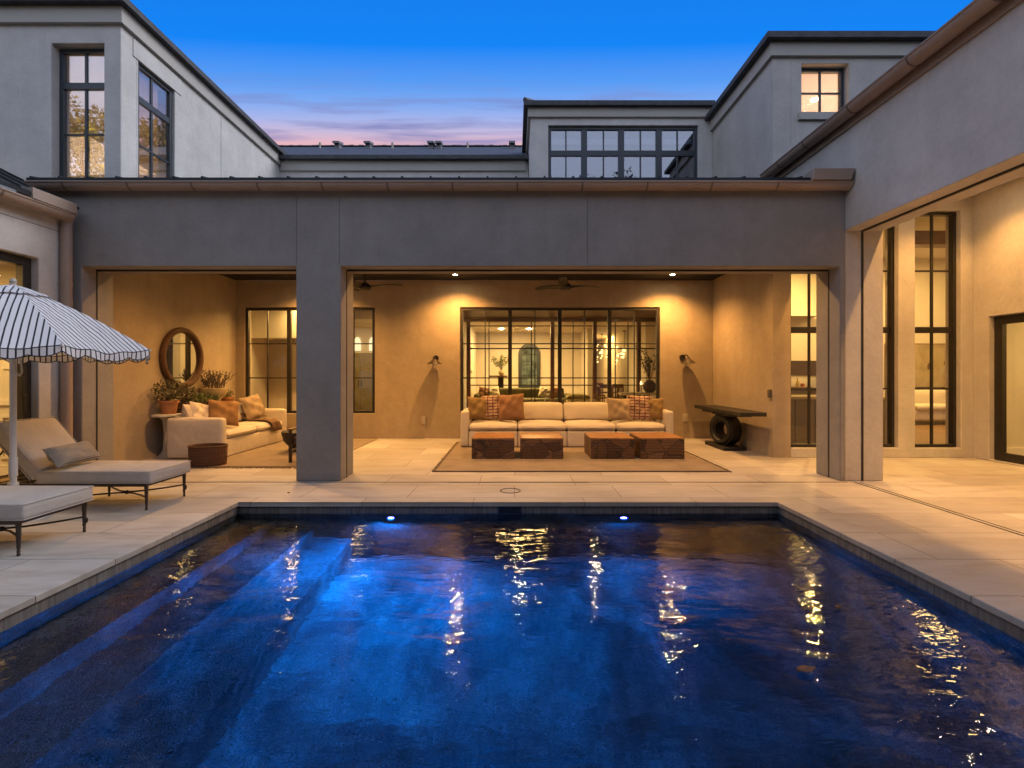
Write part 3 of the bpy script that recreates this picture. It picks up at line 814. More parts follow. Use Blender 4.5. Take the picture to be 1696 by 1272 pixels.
# ------------------------------------------------------------------ covered lounge (loggia) in the middle
lo = anchor('covered_lounge', 'open stucco lounge facing the pool, two wide openings under a long gutter', 'building', (-.8, YF, 0))
w = MB(); wall(w, 'y', YF, YI-YF, -6.4, XR, 0, 3.94, [(-5.675, -2.865, 0, 2.82), (-2.28, 4.27, 0, 2.82)])
fw = w.build('front_wall', M['stucco'], lo, bevel=.012)
for px in (491, 562, 973):
    x = (px-852)*YF/801; MB().box(x-.004, x+.004, YF-.0015, YF+.003, 2.84, 3.72).build('control_joint', M['joint'], fw)
for (a, b) in ((-5.675, -2.865), (-2.28, 4.27)):      # screen tracks let into head and jambs
    j = MB(); j.box(a+.004, b-.004, YF+.215, YF+.245, 2.798, 2.8185)
    j.box(a-.002, a+.004, YF+.218, YF+.242, .0, 2.797); j.box(b-.004, b+.002, YF+.218, YF+.242, .0, 2.797)
    j.build('screen_track', M['track'], fw)
w = MB(); wall(w, 'x', -6.4, .3, YI, YB, 0, 3.46); w.build('side_wall', M['stucco_warm'], lo)
WL = (-5.904, -3.055, .537, 2.87); WC = (-1.189, 3.183, .537, 2.87)
w = MB(); wall(w, 'y', YB, .27, -6.4, XR, 0, 3.46, [WL, WC]); w.build('rear_wall', M['stucco_warm'], lo, bevel=.008)
w = MB(); w.box(-6.1, XR, YI, YB, 3.46, 3.60)
ce = w.build('ceiling', M['black_ceiling'], lo)
j = MB()
for i in range(28):
    y = YI+.1+i*.13; j.box(-6.09, XR-.01, y, y+.008, 3.455, 3.461)
j.build('board_joint', M['track'], ce)
w = MB()     # low-pitched metal roof
sl = math.tan(R(13))
w.prism([(6.20, 3.872), (6.20, 3.925), (10.55, 3.925+sl*4.35), (10.55, 3.872+sl*4.35)], 'x', -6.26, XR-.005)
rf = w.build('roof', M['roof_metal'], lo)
j = MB()
for i in range(29):
    x = -6.2+i*.366
    if x < XR-.03: j.prism([(6.19, 3.92), (6.19, 3.940), (10.5, 3.940+sl*4.31), (10.5, 3.92+sl*4.31)], 'x', x-.011, x+.011)
j.build('seam', M['roof_metal'], rf)
gutter(lo, 'x', 6.255, -6.25, 4.33, 3.862, .085, 1, [(p-852)*6.17/801 for p in (102, 209, 316, 425, 532, 641, 749, 911-54, 965, 1019+54, 1180, 1290)], box=(3.80, 4.33), boxh=.155)
def steel(name, parent, a, n, at, label=None):
    u0, u1, z0, z1 = a
    st = (u1-u0)/n
    v = [(u0+st*i, .085) for i in range(1, n)] + [(u0+st*(i+.5), .022) for i in range(n)]
    h = [(1.4+(620-569)*.013209, .024), (1.4+(620-626)*.013209, .024)]
    return window(parent, 'y', at, u0+.01, u1-.01, z0+.01, z1-.01, v, h, .055, .07, label=label)
steel('window', lo, WL, 3, YB+.03, 'three-panel steel window behind the pillar')
steel('window', lo, WC, 4, YB+.03, 'wide four-panel steel window behind the long sofa')

# ------------------------------------------------------------------ left wing (one storey, close to the camera)
lw = anchor('garden_wing', 'one-storey wing behind the parasol with a glazed door and round downspout', 'building', (-6.0, 2, 0))
XL = -5.81
w = MB(); wall(w, 'x', XL-.29, .29, -4.5, YF, 0, 3.50, [(3.1, 5.91, .02, 2.82)])
ww = w.build('wall', M['stucco_pale'], lw, bevel=.01)
j = MB(); j.box(XL-.002, XL+.0015, -4.4, YF-.002, 3.218, 3.226); j.build('control_joint', M['joint'], ww)
f = MB(); f.box(XL, XL+.035, -4.5, YF-.01, 3.36, 3.50); f.build('fascia', M['trim'], lw)
f = MB(); f.prism([(-5.60, 3.47), (-5.60, 3.52), (-10, 5.72), (-10, 5.67)], 'y', -4.5, 6.15); rf = f.build('roof', M['roof_metal'], lw)
f = MB()
for i in range(30):
    y = -4.4+i*.366
    f.prism([(-5.60, 3.515), (-5.60, 3.55), (-9.9, 5.70), (-9.9, 5.665)], 'y', y-.009, y+.009)
f.build('seam', M['roof_metal'], rf)
gutter(lw, 'y', -5.685, -4.5, 6.17, 3.43, .088, -1, [5.30, 4.42, 3.54, 2.66], box=(5.60, 6.17), boxh=.14)
ds = MB(); ds.cyl((-5.745, 6.20, 0), (-5.745, 6.20, 3.36), .062, n=20); ds.cyl((-5.745,6.20,2.55),(-5.745,6.20,2.58),.066,n=20)
ds.build('downspout', M['gutter'], lw)
window(lw, 'x', XL-.17, 3.12, 5.895, .03, 2.81, [(4.5, .11)], [], .10, .09, name='glazed_door', label='dark framed glazed door', handle=(XL-.09, XL-.06, 5.80, 5.83, .95, 1.15))
r_ = MB(); r_.box(-9.5, XL-.29, 6.60, 6.8, 0, 2.9); r_.box(-9.7, -9.5, 2.8, 6.8, 0, 2.9); r_.box(-9.5, XL-.29, 2.6, 2.8, 0, 2.9); r_.box(-9.5, XL-.30, 2.8, 6.6, 2.9, 3.0)
iw = r_.build('interior_wall', M['interior'], lw)
p = MB()
for (a, b, q, f) in ((-8.2, -7.1, .25, .85), (-7.0, -6.2, .25, .85)):
    p.box(a, b, 6.575, 6.60, q, q+.04); p.box(a, b, 6.575, 6.60, f-.04, f); p.box(a, a+.04, 6.577, 6.60, q+.04, f-.04); p.box(b-.04, b, 6.577, 6.60, q+.04, f-.04)
p.box(-9.5, XL-.29, 6.565, 6.6, .98, 1.05); p.box(-9.5, XL-.29, 6.57, 6.6, 0, .16)
p.build('wainscot', M['white_paint'], iw)
p = MB(); p.box(-6.98, -6.82, 6.58, 6.6, 1.47, 1.57); p.build('thermostat', M['white_paint'], iw)
p = MB(); p.box(-9.5, -6.1, 2.8, 6.6, .0, .006); p.build('floor', M['wood_floor'], lw)
lamp('room_lamp', 'AREA', (-7.6, 5.0, 2.85), 110, WARM2, size=1.2)

# ------------------------------------------------------------------ upper storey on the left
ul = anchor('upper_storey', 'two-storey stucco wing with tall window reflecting a gold tree', 'building', (-8.5, 7.14, 0))
w = MB(); wall(w, 'y', 7.14, .3, -13, XL, 3.62, 6.80, [(-6.84, -6.06, 4.0, 6.29)]); w.build('front_wall', M['stucco_upper'], ul, bevel=.01)
w = MB(); wall(w, 'x', XL-.3, .3, 7.44, 14, 3.5, 6.80, [(7.475, 8.275, 4.0, 6.25)]); ww = w.build('side_wall', M['stucco_upper'], ul, bevel=.01)
j = MB(); y = -XL*801/(852-366); j.box(XL-.003, XL+.0015, y-.004, y+.004, 4.2, 6.5); 
j.build('control_joint', M['joint'], ww)
l_ = MB(); l_.box(XL, XL+.014, 7.36, 8.42, 6.252, 6.52); l_.build('lintel', M['stucco_upper'], ul)
f = MB(); f.box(XL, XL+.06, 7.08, 14, 6.56, 6.80); f.box(-13, XL, 7.08, 7.14, 6.56, 6.80); f.build('fascia', M['trim'], ul)
f = MB(); zz = 6.80
f.add([(XL+.16, 6.98, zz), (XL+.16, 14, zz), (-13, 14, zz), (-13, 6.98, zz), (XL+.16, 6.98, zz+.09), (XL+.16, 14, zz+.09), (-13, 14, zz+.09), (-13, 6.98, zz+.09),
       (-9.3, 10.5, zz+1.75), (-9.3, 14, zz+1.75), (-13, 10.5, zz+1.75)],
      [(0,1,2,3), (0,4,5,1), (0,3,7,4), (4,8,9,5), (4,7,10,8), (8,10,6), (8,6,9), (1,5,9,6,2), (3,2,6,10,7)])
f.build('roof', M['slate'], ul, smooth=False)
zt = 5.735; zm = 5.01
window(ul, 'y', 7.26, -6.83, -6.07, 4.0, 6.28, [(-6.45, .035)], [(zt, .10), (zm, .03)], .055, .07, fm='steel_blue', gm='upper_glass')
window(ul, 'x', XL-.11, 7.485, 8.265, 4.0, 6.24, [(7.83, .035)], [(5.70, .10), (4.99, .03)], .055, .07, fm='steel_blue', gm='upper_glass')
r_ = MB(); r_.box(-9, XL-.31, 10, 10.2, 3.5, 6.5); r_.box(-9.2, -9, 7.45, 10.2, 3.5, 6.5); r_.box(-9, XL-.31, 7.45, 10, 6.45, 6.55); r_.box(-9, XL-.31, 7.45, 10, 3.9, 3.96)
r_.build('interior_wall', M['interior'], ul)
lamp('room_lamp', 'AREA', (-7.6, 8.4, 5.2), 105, (1.0, .66, .40), size=1.6)  # added lamp: peach glow through the panes stands in for bright sky reflection

# ------------------------------------------------------------------ low link roof at the back
lk = anchor('rear_link', 'low stucco link building at the back with slate roof and small vents', 'building', (-2.7, 11.96, 0))
w = MB(); w.box(XL+.001, .34, 11.96, 12.2, 3.5, 6.66); w.build('wall', M['stucco_upper'], lk)
w = MB(); w.box(XL+.061, .28, 11.90, 11.96, 6.42, 6.66); w.build('fascia', M['trim'], lk)
w = MB(); w.prism([(11.78, 6.66), (11.78, 6.75), (16.2, 9.02), (20, 7.1), (20, 6.66)], 'x', -13, .36)
rf = w.build('roof', M['slate'], lk, smooth=False)
t_ = MB()
for i in range(58):
    x = -8.6+i*.155; t_.box(x, x+.152, 16.1, 16.3, 9.0, 9.03+rnd.random()*.018)
t_.build('ridge_tile', M['slate'], rf)
def vent_y(px, d): return (px-852)*d/801
for px in (530, 650, 774.5):
    x = vent_y(px, 15.2); v = MB(); v.cyl((x, 15.2, 8.3), (x, 15.2, 8.66+.0), .028, n=10); v.cyl((x, 15.2, 8.60), (x, 15.2, 8.68), .036, n=10); v.build('vent_pipe', M['outlet'], rf)
for px in (559, 610, 714, 727, 848):
    x = vent_y(px, 15.0); v = MB(); v.box(x-.07, x+.07, 14.93, 15.2, 8.2, 8.55); v.prism([(14.82, 8.50), (14.82, 8.56), (15.25, 8.70), (15.25, 8.60)], 'x', x-.095, x+.095); v.build('roof_vent', mat('vent_metal', (.16,.165,.18), .5), rf)

# ------------------------------------------------------------------ dormer storey, behind the lounge roof on the right
do = anchor('dormer_storey', 'upper storey above the lounge roof with a band of four square-paned windows', 'building', (2.3, 10.6, 0))
w = MB(); wall(w, 'y', 10.6, .3, .355, XR, 3.62, 7.22, [(.745, 4.03, 5.2, 6.86)]); w.build('front_wall', M['stucco_upper'], do, bevel=.01)
w = MB(); w.box(.355, .655, 10.90, 14, 3.62, 7.22); w.box(.355, 6, 14, 14.3, 3.62, 7.22); w.build('side_wall', M['stucco_upper'], do)
w = MB(); w.box(.355, XR, 10.54, 10.60, 7.02, 7.22); w.box(.295, .355, 10.54, 14, 7.02, 7.22); w.build('fascia', M['trim'], do)
w = MB()
w.add([(.20, 10.44, 7.22), (XR, 10.44, 7.22), (XR, 14.3, 7.22), (.20, 14.3, 7.22), (.20, 10.44, 7.32), (XR, 10.44, 7.32), (XR, 14.3, 7.32), (.20, 14.3, 7.32), (2.1, 12.4, 7.85), (XR, 12.4, 7.85)],
      [(0,3,2,1), (0,1,5,4), (3,0,4,7), (4,5,9,8), (4,8,7), (7,8,9,6), (2,3,7,6), (1,2,6,9,5)])
rf = w.build('roof', M['slate'], do, smooth=False)
t_ = MB(); t_.tube([(.22, 10.46, 7.345), (2.1, 12.4, 7.875)], .05, 8); t_.build('ridge_tile', M['slate'], rf)
cols = [1.54, 2.357, 3.19]
window(do, 'y', 10.66, .755, 4.02, 5.2, 6.85, [(c, .13) for c in cols] + [(c, .028) for c in (1.138, 1.968, 2.785, 3.60)], [(6.28, .12)], .055, .08, fm='steel_blue', gm='dormer_glass')
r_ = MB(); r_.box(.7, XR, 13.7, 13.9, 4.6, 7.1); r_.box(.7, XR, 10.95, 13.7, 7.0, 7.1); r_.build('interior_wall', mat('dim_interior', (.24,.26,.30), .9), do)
bl = MB(); bl.box(.80, 3.98, 10.80, 10.83, 6.55, 6.66); bl.build('blind', M['white_paint'], do)

# ------------------------------------------------------------------ two-storey block on the right, behind the porch
bk = anchor('tall_block', 'two-storey stucco block on the right, tall windows below, small lit window above', 'building', (7.5, 8.12, 0))
YK = 8.12
TALL = [(4.64, 5.41), (5.69, 6.45), (6.73, 7.50)]
w = MB(); wall(w, 'y', YK, .3, XR+.3, 13, 0, 6.95, [(a, b, .16, 4.16) for a, b in TALL] + [(4.825, 5.62, 5.79, 6.62)]); w.build('front_wall', M['stucco_pale'], bk, bevel=.01)
w = MB(); w.box(XR, XR+.3, YK, 16, 3.55, 6.95); w.build('side_wall', M['stucco_pale'], bk)
w = MB(); w.box(XR, XR+.3, YK, 16, 0, 3.55); w.build('lounge_wall', M['stucco_warm'], bk)
w = MB(); w.box(XR-.06, XR, YK-.06, 16, 6.72, 6.95); w.box(XR, 13, YK-.06, YK, 6.72, 6.95); w.build('fascia', M['trim'], bk)
w = MB()
w.add([(XR-.17, YK-.17, 6.95), (13, YK-.17, 6.95), (13, 16, 6.95), (XR-.17, 16, 6.95), (XR-.17, YK-.17, 7.05), (13, YK-.17, 7.05), (13, 16, 7.05), (XR-.17, 16, 7.05), (8, 12, 8.6), (13, 12, 8.6)],
      [(0,3,2,1), (0,1,5,4), (3,0,4,7), (4,5,9,8), (4,8,7), (7,8,9,6), (2,3,7,6), (1,2,6,9,5)])
w.build('roof', M['slate'], bk, smooth=False)
for a, b in TALL:
    window(bk, 'y', YK+.08, a+.008, b-.008, .17, 4.15, [((a+b)/2, .036)], [(3.16, .03), (2.155, .105), (1.154, .03)], .045, .10, .035)
window(bk, 'y', YK+.12, 4.835, 5.61, 5.80, 6.61, [(5.222, .03)], [(6.20, .03)], .05, .07, fm='steel_blue', gm='door_glass', label='small square four-paned window, lit')
s_ = MB(); s_.box(4.76, 5.68, YK-.05, YK+.10, 5.66, 5.785); s_.build('sill', M['trim'], bk, bevel=.006)
r_ = MB()
r_.box(XR+.31, 8.2, 11.2, 11.4, 5.2, 6.9); r_.box(8.2, 8.4, YK+.31, 11.4, 5.2, 6.9); r_.box(XR+.31, 8.2, YK+.31, 11.2, 6.80, 6.90); r_.box(XR+.31, 8.2, YK+.31, 11.2, 5.3, 5.4)
r_.build('upper_room', mat('blush_wall', (.60,.52,.46), .8, .03), bk)
q = MB(); q.cyl((5.9, 9.5, 6.80), (5.9, 9.5, 6.785), .07, n=20); q.build('downlight', M['lens_upper'], bk)
lamp('room_lamp', 'AREA', (6.2, 9.6, 6.7), 145, (1.0, .70, .46), size=1.2)
# living room and kitchen seen through the tall windows
r_ = MB(); r_.box(XR+.31, 15, 14.6, 14.8, 0, 5.0); r_.box(15, 15.2, YK+.3, 14.8, 0, 5.0); r_.box(XR+.31, 15, YK+.31, 14.6, 4.9, 5.0)
iw = r_.build('interior_wall', M['interior'], bk)
r_ = MB(); r_.box(XR+.3, 15, YK+.3, 14.6, .0, .006); r_.build('floor', M['wood_floor'], bk)
r_ = MB(); r_.box(8.4, 9.75, 10.6, 10.9, 4.25, 4.55); r_.build('ceiling_beam', M['wood'], bk)
r_ = MB(); r_.box(5.5, 9.3, 14.2, 14.6, 1.38, 1.80); r_.build('range_hood', M['dark_wood'], iw)
r_ = MB(); r_.box(5.5, 9.4, 14.57, 14.6, 1.0, 1.38); r_.build('backsplash', M['tile_white'], iw)
r_ = MB(); r_.box(5.5, 9.4, 14.0, 14.57, .92, 1.0); r_.build('counter', M['black_stone'], iw)
r_ = MB(); r_.box(5.5, 9.4, 14.04, 14.57, .0, .92); r_.build('cabinet', mat('olive_cabinet', (.17,.135,.07), .6, .1), iw)
lamp('room_lamp', 'AREA', (8.1, 12.9, 4.6), 240, WARM2, size=.3)
lamp('room_lamp', 'AREA', (11.5, 12.0, 4.8), 290, WARM2, size=2.0)
lamp('hood_lamp', 'AREA', (7.4, 14.38, 1.36), 10, WARM2, shape='RECTANGLE', size=3.4, size_y=.15)

# ------------------------------------------------------------------ side porch on the right
po = anchor('side_porch', 'bright covered porch on the right with a deep lintel and bronze gutter', 'building', (6.0, 2.5, 0))
w = MB(); wall(w, 'x', XR, .51, -4.5, YK-.002, 0, 4.74, [(-2.0, 6.355, 0, 3.29), (6.88, YK-.001, 0, 3.29)])
pw = w.build('pool_side_wall', M['stucco_pale'], po, bevel=.012)
j = MB(); j.box(XR+.215, XR+.245, -1.99, 6.35, 3.270, 3.289); j.box(XR+.218, XR+.242, 6.345, 6.357, 0, 3.27)
j.build('screen_track', M['track'], pw)
w = MB(); wall(w, 'x', 7.70, .3, -4.5, YK-.002, 0, 4.40, [(6.45, 7.85, .015, 2.34)]); w.build('side_wall', M['stucco_pale'], po, bevel=.01)
w = MB(); w.box(XR+.511, 7.699, -4.5, -4.2, 0, 4.40); w.build('end_wall', M['stucco'], po)
w = MB(); w.box(XR+.511, 7.70, -4.5, YK-.003, 4.40, 4.5); w.build('ceiling', M['trim'], po)
w = MB(); w.prism([(4.19, 4.765), (4.19, 4.815), (9.5, 5.9), (9.5, 5.85)], 'y', -4.5, YK-.003); rf = w.build('roof', M['roof_metal'], po)
f = MB(); f.box(XR-.03, XR, -4.5, YK-.003, 4.58, 4.745); f.build('fascia', M['gutter'], po)
gutter(po, 'y', 4.215, -4.5, YK-.01, 4.74, .095, 1, [7.6, 6.93, 6.0, 5.09, 4.2, 3.3])
window(po, 'x', 7.78, 6.47, 7.84, .02, 2.33, [], [], .13, .07, name='glazed_door', label='dark framed glazed door, partly out of the picture', handle=(7.745, 7.775, 6.55, 6.58, .95, 1.15))
r_ = MB(); r_.box(10.4, 10.6, 4.5, 8.1, 0, 3); r_.box(8.01, 10.4, 7.95, 8.1, 0, 3); r_.box(8.01, 10.4, 4.4, 4.6, 0, 3); r_.box(8.01, 10.4, 4.6, 7.95, 2.9, 3.0)
iw = r_.build('interior_wall', M['interior'], po)
p = MB(); p.box(8.01, 10.4, 7.92, 7.95, 0, .2); p.build('baseboard', M['white_paint'], iw)
for z in (.42, .95): MB().box(8.42, 8.52, 7.935, 7.95, z, z+.12).build('switch_plate', M['white_paint'], iw)
lamp('room_lamp', 'AREA', (9.2, 6.4, 2.85), 80, WARM2, size=1.0)

# ------------------------------------------------------------------ rooms behind the lounge
rh = anchor('main_house', 'lit rooms behind the lounge windows with timber posts and an arched far window', 'house', (1, 14, 0))
r_ = MB()
r_.box(-1.75, -1.55, 14.2, 20.2, 0, 3.6)           # left wall of the sitting room
wall(r_, 'y', 20.0, .25, -1.55, 2.75, 0, 3.6, [])
r_.box(2.75, 2.95, 18.2, 26, 0, 3.6); r_.box(2.95, 9, 26, 26.2, 0, 3.6)
r_.box(-6.4, -4.55, 12.6, 12.8, 0, 3.6)             # hall behind the left-hand window
r_.box(-3.3, -3.1, 12.8, 16.5, 0, 3.6)
r_.box(-6.6, -6.4, YB+.28, 16, 0, 3.6); r_.box(4.36, 4.56, 16, 26, 0, 3.6)
r_.box(-6.4, -1.76, 16.5, 16.7, 0, 3.6); r_.box(-4.549, -4.50, 12.58, 12.85, 0, 3.6)
r_.box(-6.39, -4.9, 11.7, 12.55, 2.28, 3.0)  # dropped soffit, added to darken the upper part of the hall view
hw = r_.build('interior_wall', M['interior'], rh)
r_ = MB(); r_.box(-6.4, 4.34, YB+.28, 14.2, 3.02, 3.10); r_.build('timber_ceiling', M['wood'], rh)
r_ = MB(); r_.box(-6.4, 9, 14.2, 26, 3.12, 3.2); r_.build('ceiling', M['interior'], rh)
r_ = MB(); r_.box(-6.4, 9, YB+.27, 26, .0, .006); r_.build('floor', M['wood_floor'], rh)
for k, px in enumerate((776, 915, 985, 1058)):
    x = (px-852)*14/801; q = MB(); q.box(x-.055, x+.055, 13.95, 14.1, .006, 2.92); q.build('timber_post', M['wood'], rh, bevel=.006)
q = MB(); q.box(-1.5, 4.2, 13.93, 14.12, 2.92, 3.02); q.build('header_beam', M['wood'], rh)
q = MB()
for px in (810, 880, 949, 1019, 1040):
    x = (px-852)*14.05/801; q.box(x-.014, x+.014, 14.03, 14.07, .006, 2.92)
q.box(-1.3, 4.2, 14.035, 14.065, 2.13, 2.165); q.box(-1.3, 4.2, 14.035, 14.065, 2.79, 2.82); q.box(-1.3, 4.2, 14.035, 14.065, 1.07, 1.1)
q.build('glazing_bar', M['bronze'], rh)
p = MB(); p.box(-1.549, 2.749, 19.97, 20.0, .60, .86); p.build('wainscot', M['white_paint'], hw)
# arched window in the far wall
ax = (876.5-852)*20/801; hwid = 18*20/801
def arch(hw_, z0, spring, n=16): return [(ax-hw_, z0), (ax+hw_, z0)] + [(ax+hw_*math.cos(math.pi*i/n), spring+hw_*math.sin(math.pi*i/n)) for i in range(n+1)]
zs = 1.4+(620-587)*20/801
oo = arch(hwid, .78, zs); ii = arch(hwid-.14, .92, zs)
fr = MB(); n = len(oo)
vs = [(p[0], 19.90, p[1]) for p in oo] + [(p[0], 19.90, p[1]) for p in ii] + [(p[0], 19.999, p[1]) for p in oo] + [(p[0], 19.999, p[1]) for p in ii]
fs = []
for i in range(n):
    j2 = (i+1) % n
    fs += [(i, j2, n+j2, n+i), (2*n+i, 2*n+j2, j2, i), (n+i, n+j2, 3*n+j2, 3*n+i)]
fr.add(vs, fs)
for x in (ax-.10, ax+.10): fr.box(x-.012, x+.012, 19.93, 19.97, .92, zs+.28)
for z in (1.35, 1.8, zs): fr.box(ax-hwid+.13, ax+hwid-.13, 19.935, 19.965, z-.012, z+.012)
af = fr.build('arched_window', M['steel_blue'], rh)
q = MB(); q.prism(arch(hwid-.13, .91, zs), 'y', 19.975, 19.985); q.build('pane', mat('dusk_pane', (.06,.095,.10), .08, .5, 3.0, col2=(.14,.19,.20)), af)
# dining room window
q = MB(); x0, x1 = (1006-852)*25.9/801, (1034-852)*25.9/801
q.box(x0, x1, 25.92, 26.0, .25, 3.05); q.build('dining_window', M['steel_blue'], rh)
for k, px in enumerate((831, 875)):
    q = MB(); x = (px-852)*19.0/801; q.cyl((x, 18.2, 3.12), (x, 18.2, 3.10), .07, n=16); q.build('downlight', M['lens_warm'], rh)
for px in (591, 616):
    x = (px-852)*16.4/801; q = MB(); q.prism([(x-.11, 2.2), (x+.11, 2.2)]+[(x+.11*math.cos(math.pi*i/8), 2.45+.22*math.sin(math.pi*i/8)) for i in range(9)], 'y', 16.44, 16.49); q.build('niche_light', emit('niche_glow', (1.0,.80,.42), 1.3), rh)
OD = mat('olive_door', (.20,.17,.09), .6, .1)
for (a, b) in ((-5.75, -5.20), (-5.195, -4.72)):
    q = MB(); q.box(a, b, 16.3, 16.5, 0, 2.12); dr = q.build('panelled_door', OD, rh, bevel=.01)
    q = MB(); q.box(b-.06 if a < -5.5 else a+.04, b-.04 if a < -5.5 else a+.06, 16.27, 16.3, 1.0, 1.2); q.build('handle', M['track'], dr)
q = MB(); q.box(-4.70, -4.62, 12.5, 12.6, .2, 2.9); q.build('door_casing', OD, rh)
q = MB(); q.box(-6.3, -5.75, 12.57, 12.6, 2.15, 2.25); q.box(-5.75, -5.65, 12.57, 12.6, .0, 2.25); q.build('door_casing', M['white_paint'], rh)
for k in range(5):
    pass
lamp('room_lamp', 'AREA', (.3, 17.5, 3.05), 320, WARM2, size=1.6)
for x in (.12, 1.92):
    MB().cyl((x, 11.38, 3.02), (x, 11.38, 3.005), .06, n=16).build('downlight', M['lens_warm'], rh)
    lamp('room_lamp', 'SPOT', (x, 11.38, 2.99), 75, WARM2, spot_size=R(150), spot_blend=.8, shadow_soft_size=.04)
lamp('room_lamp', 'AREA', (-4.8, 11.7, 3.0), 150, WARM2, size=1.0)
lamp('room_lamp', 'AREA', (-5.0, 14.4, 3.1), 90, WARM2, size=.9)
lamp('room_lamp', 'AREA', (4.0, 22, 3.1), 200, WARM2, size=1.6)

# ------------------------------------------------------------------ lamps of the lounge and the porch
def downlight(x, y, z, label, group, energy, size=140, proto=[None], blend=.9):
    if proto[0] is None:
        t = thing('recessed_light', label, 'ceiling light', (x, y, z), 0, group)
        a = MB(); a.ring((0,0,-.004), 'z', .062, .048, .010, 28); a.build('trim_ring', M['bronze'], t, world=False)
        a = MB(); a.cyl((0,0,-.001), (0,0,-.005), .048, .046, 24); a.build('lens', M['lens_warm'], t, world=False)
        proto[0] = t
    else:
        t = dup(proto[0], label, (x, y, z), group=group)
    lamp('downlight_beam', 'SPOT', (x, y, z-.03), energy, WARM, (0,0,0), spot_size=R(size), spot_blend=blend, shadow_soft_size=.035)
    return t
GL = 'recessed lights in the black lounge ceiling'
for x, s in ((-4.2, 'above the three-panel window, hidden by the pillar'), (-1.22, 'above the wall lamp by the pillar'), (3.26, 'above the wall lamp by the console table')):
    downlight(x, 9.97, 3.46, 'small glowing recessed light in the black ceiling ' + s, GL, 480 if x < -4 else 390)
for x, s in ((-4.2, 'above the fringed rug'), (-1.2, 'above the paving beside the pillar'), (1.0, 'above the root-wood tables'), (3.26, 'above the corner by the porch')):
    downlight(x, 7.48, 3.46, 'recessed ceiling light behind the front lintel, ' + s, GL, 300 if x < -4 else 205, 146)
GP = 'recessed lights in the porch ceiling'
for (x, y, s) in ((5.25, 7.3, 'nearest the tall windows'), (5.25, 5.2, 'second from the tall windows'), (5.25, 3.1, 'third from the tall windows'), (5.25, 1.0, 'farthest from the tall windows')):
    downlight(x, y, 4.40, 'recessed light in the porch ceiling by the lintel, ' + s, GP, 215, 150)
    downlight(x+1.75, y, 4.40, 'recessed light in the porch ceiling by the side wall, ' + s, GP, 255, 120)

# ------------------------------------------------------------------ wall fittings of the lounge
def sconce(x, z, label, yaw):
    t = thing('wall_lamp', label, 'wall lamp', (x, YB, z), 0, 'cone-shaded wall lamps flanking the wide window')
    a = MB(); a.cyl((0,0,.10), (0,-.025,.10), .062, n=24); a.build('back_plate', M['bronze'], t, world=False)
    Mx = Matrix.Rotation(yaw, 4, 'Z')
    a = MB(); a.tube([(0,-.02,.12), (0,-.10,.15), (0,-.17,.13), (0,-.19,.08)], .014, 8, M=Mx); a.sphere((0,-.19,.085), .03, 10, M=Mx); a.build('arm', M['bronze'], t, world=False)
    a = MB(); a.lathe([(.030,.075), (.050,.055), (.155,-.025), (.16,-.03), (.150,-.024), (.045,.050), (.026,.070)], (0,-.19,0), 28, M=Mx)
    a.build('shade', M['shade_metal'], t, world=False)
    a = MB(); a.lathe([(.02,.03), (.028,-.02), (.055,-.06), (.050,-.10), (.02,-.125), (.001,-.128)], (0,-.19,0), 16, M=Mx); a.build('bulb', M['bulb_glass'], t, world=False)
    return t
sconce((722-852)*.013209, 1.655, 'unlit dark cone-shaded wall lamp on the wall between pillar and long sofa', R(0))
sconce((1130-852)*.013209, 1.67, 'unlit dark cone-shaded wall lamp on the wall above the black console table', R(22))
def outlet(x, z, label):
    t = thing('outlet_cover', label, 'outlet', (x, YB, z), 0, 'outlet covers low on the rear wall')
    a = MB(); a.rbox(-.05, .05, -.05, 0, -.085, .085, .012, 6); a.build('cover', M['outlet'], t, world=False)
    a = MB(); a.box(-.033, .033, -.056, -.049, -.06, .06); a.build('lid', M['outlet'], t, world=False)
outlet((702-852)*.013209, 1.4+(620-696)*.013209, 'stucco-coloured outlet cover low on the wall left of the long sofa')
outlet((1134-852)*.013209, 1.4+(620-692)*.013209, 'stucco-coloured outlet cover low on the wall in the lamp shadow right of the long sofa')
t = thing('switch_box', 'dark small switch box on the side wall above the console table', 'switch', (XR-.005, XR*801/404.5-.4, 1.4-30*.0108), 0)
a = MB(); a.rbox(-.03, 0, -.045, .045, -.07, .07, .01, 6); a.build('cover', M['outlet_dark'], t, world=False)

# fans
def fan():
    t = thing('ceiling_fan', 'dark three-bladed ceiling fan above the long sofa', 'ceiling fan', (.93, 8.8, 3.46), 0, 'dark fans under the black ceiling')
    a = MB(); a.cyl((0,0,0), (0,0,-.05), .065, .05, 20); a.cyl((0,0,-.05), (0,0,-.40), .013, n=10); a.build('rod', M['track'], t, world=False)
    a = MB(); a.lathe([(.02,-.39), (.055,-.40), (.10,-.44), (.11,-.48), (.085,-.515), (.02,-.525), (.001,-.525)], n=24); a.build('motor', M['track'], t, world=False)
    for k in range(3):
        a = MB(); A = R(12+120*k); n = 10; vs = []; fs = []
        for i in range(n+1):
            q = i/n; r = .06+q*.60; wd = .045+.045*math.sin(math.pi*min(1, q*1.08)); sw = .09*q*q
            zz = -.475+.045*math.sin(q*2.2); tw = .028*(1-q*.6)
            for (o, dz) in ((-wd, -tw), (wd, tw)):
                for th in (0, .010):
                    p = Vector((r, o+sw, zz+dz+th)); p.rotate(Euler((0,0,A))); vs.append(p)
        for i in range(n):
            b = i*4; c_ = b+4
            fs += [(b, b+2, c_+2, c_), (b+1, c_+1, c_+3, b+3), (b, c_, c_+1, b+1), (b+2, b+3, c_+3, c_+2)]
        fs += [(0,1,3,2), (n*4, n*4+2, n*4+3, n*4+1)]
        a.add(vs, fs); a.build('blade', M['track'], t, world=False)
    return t
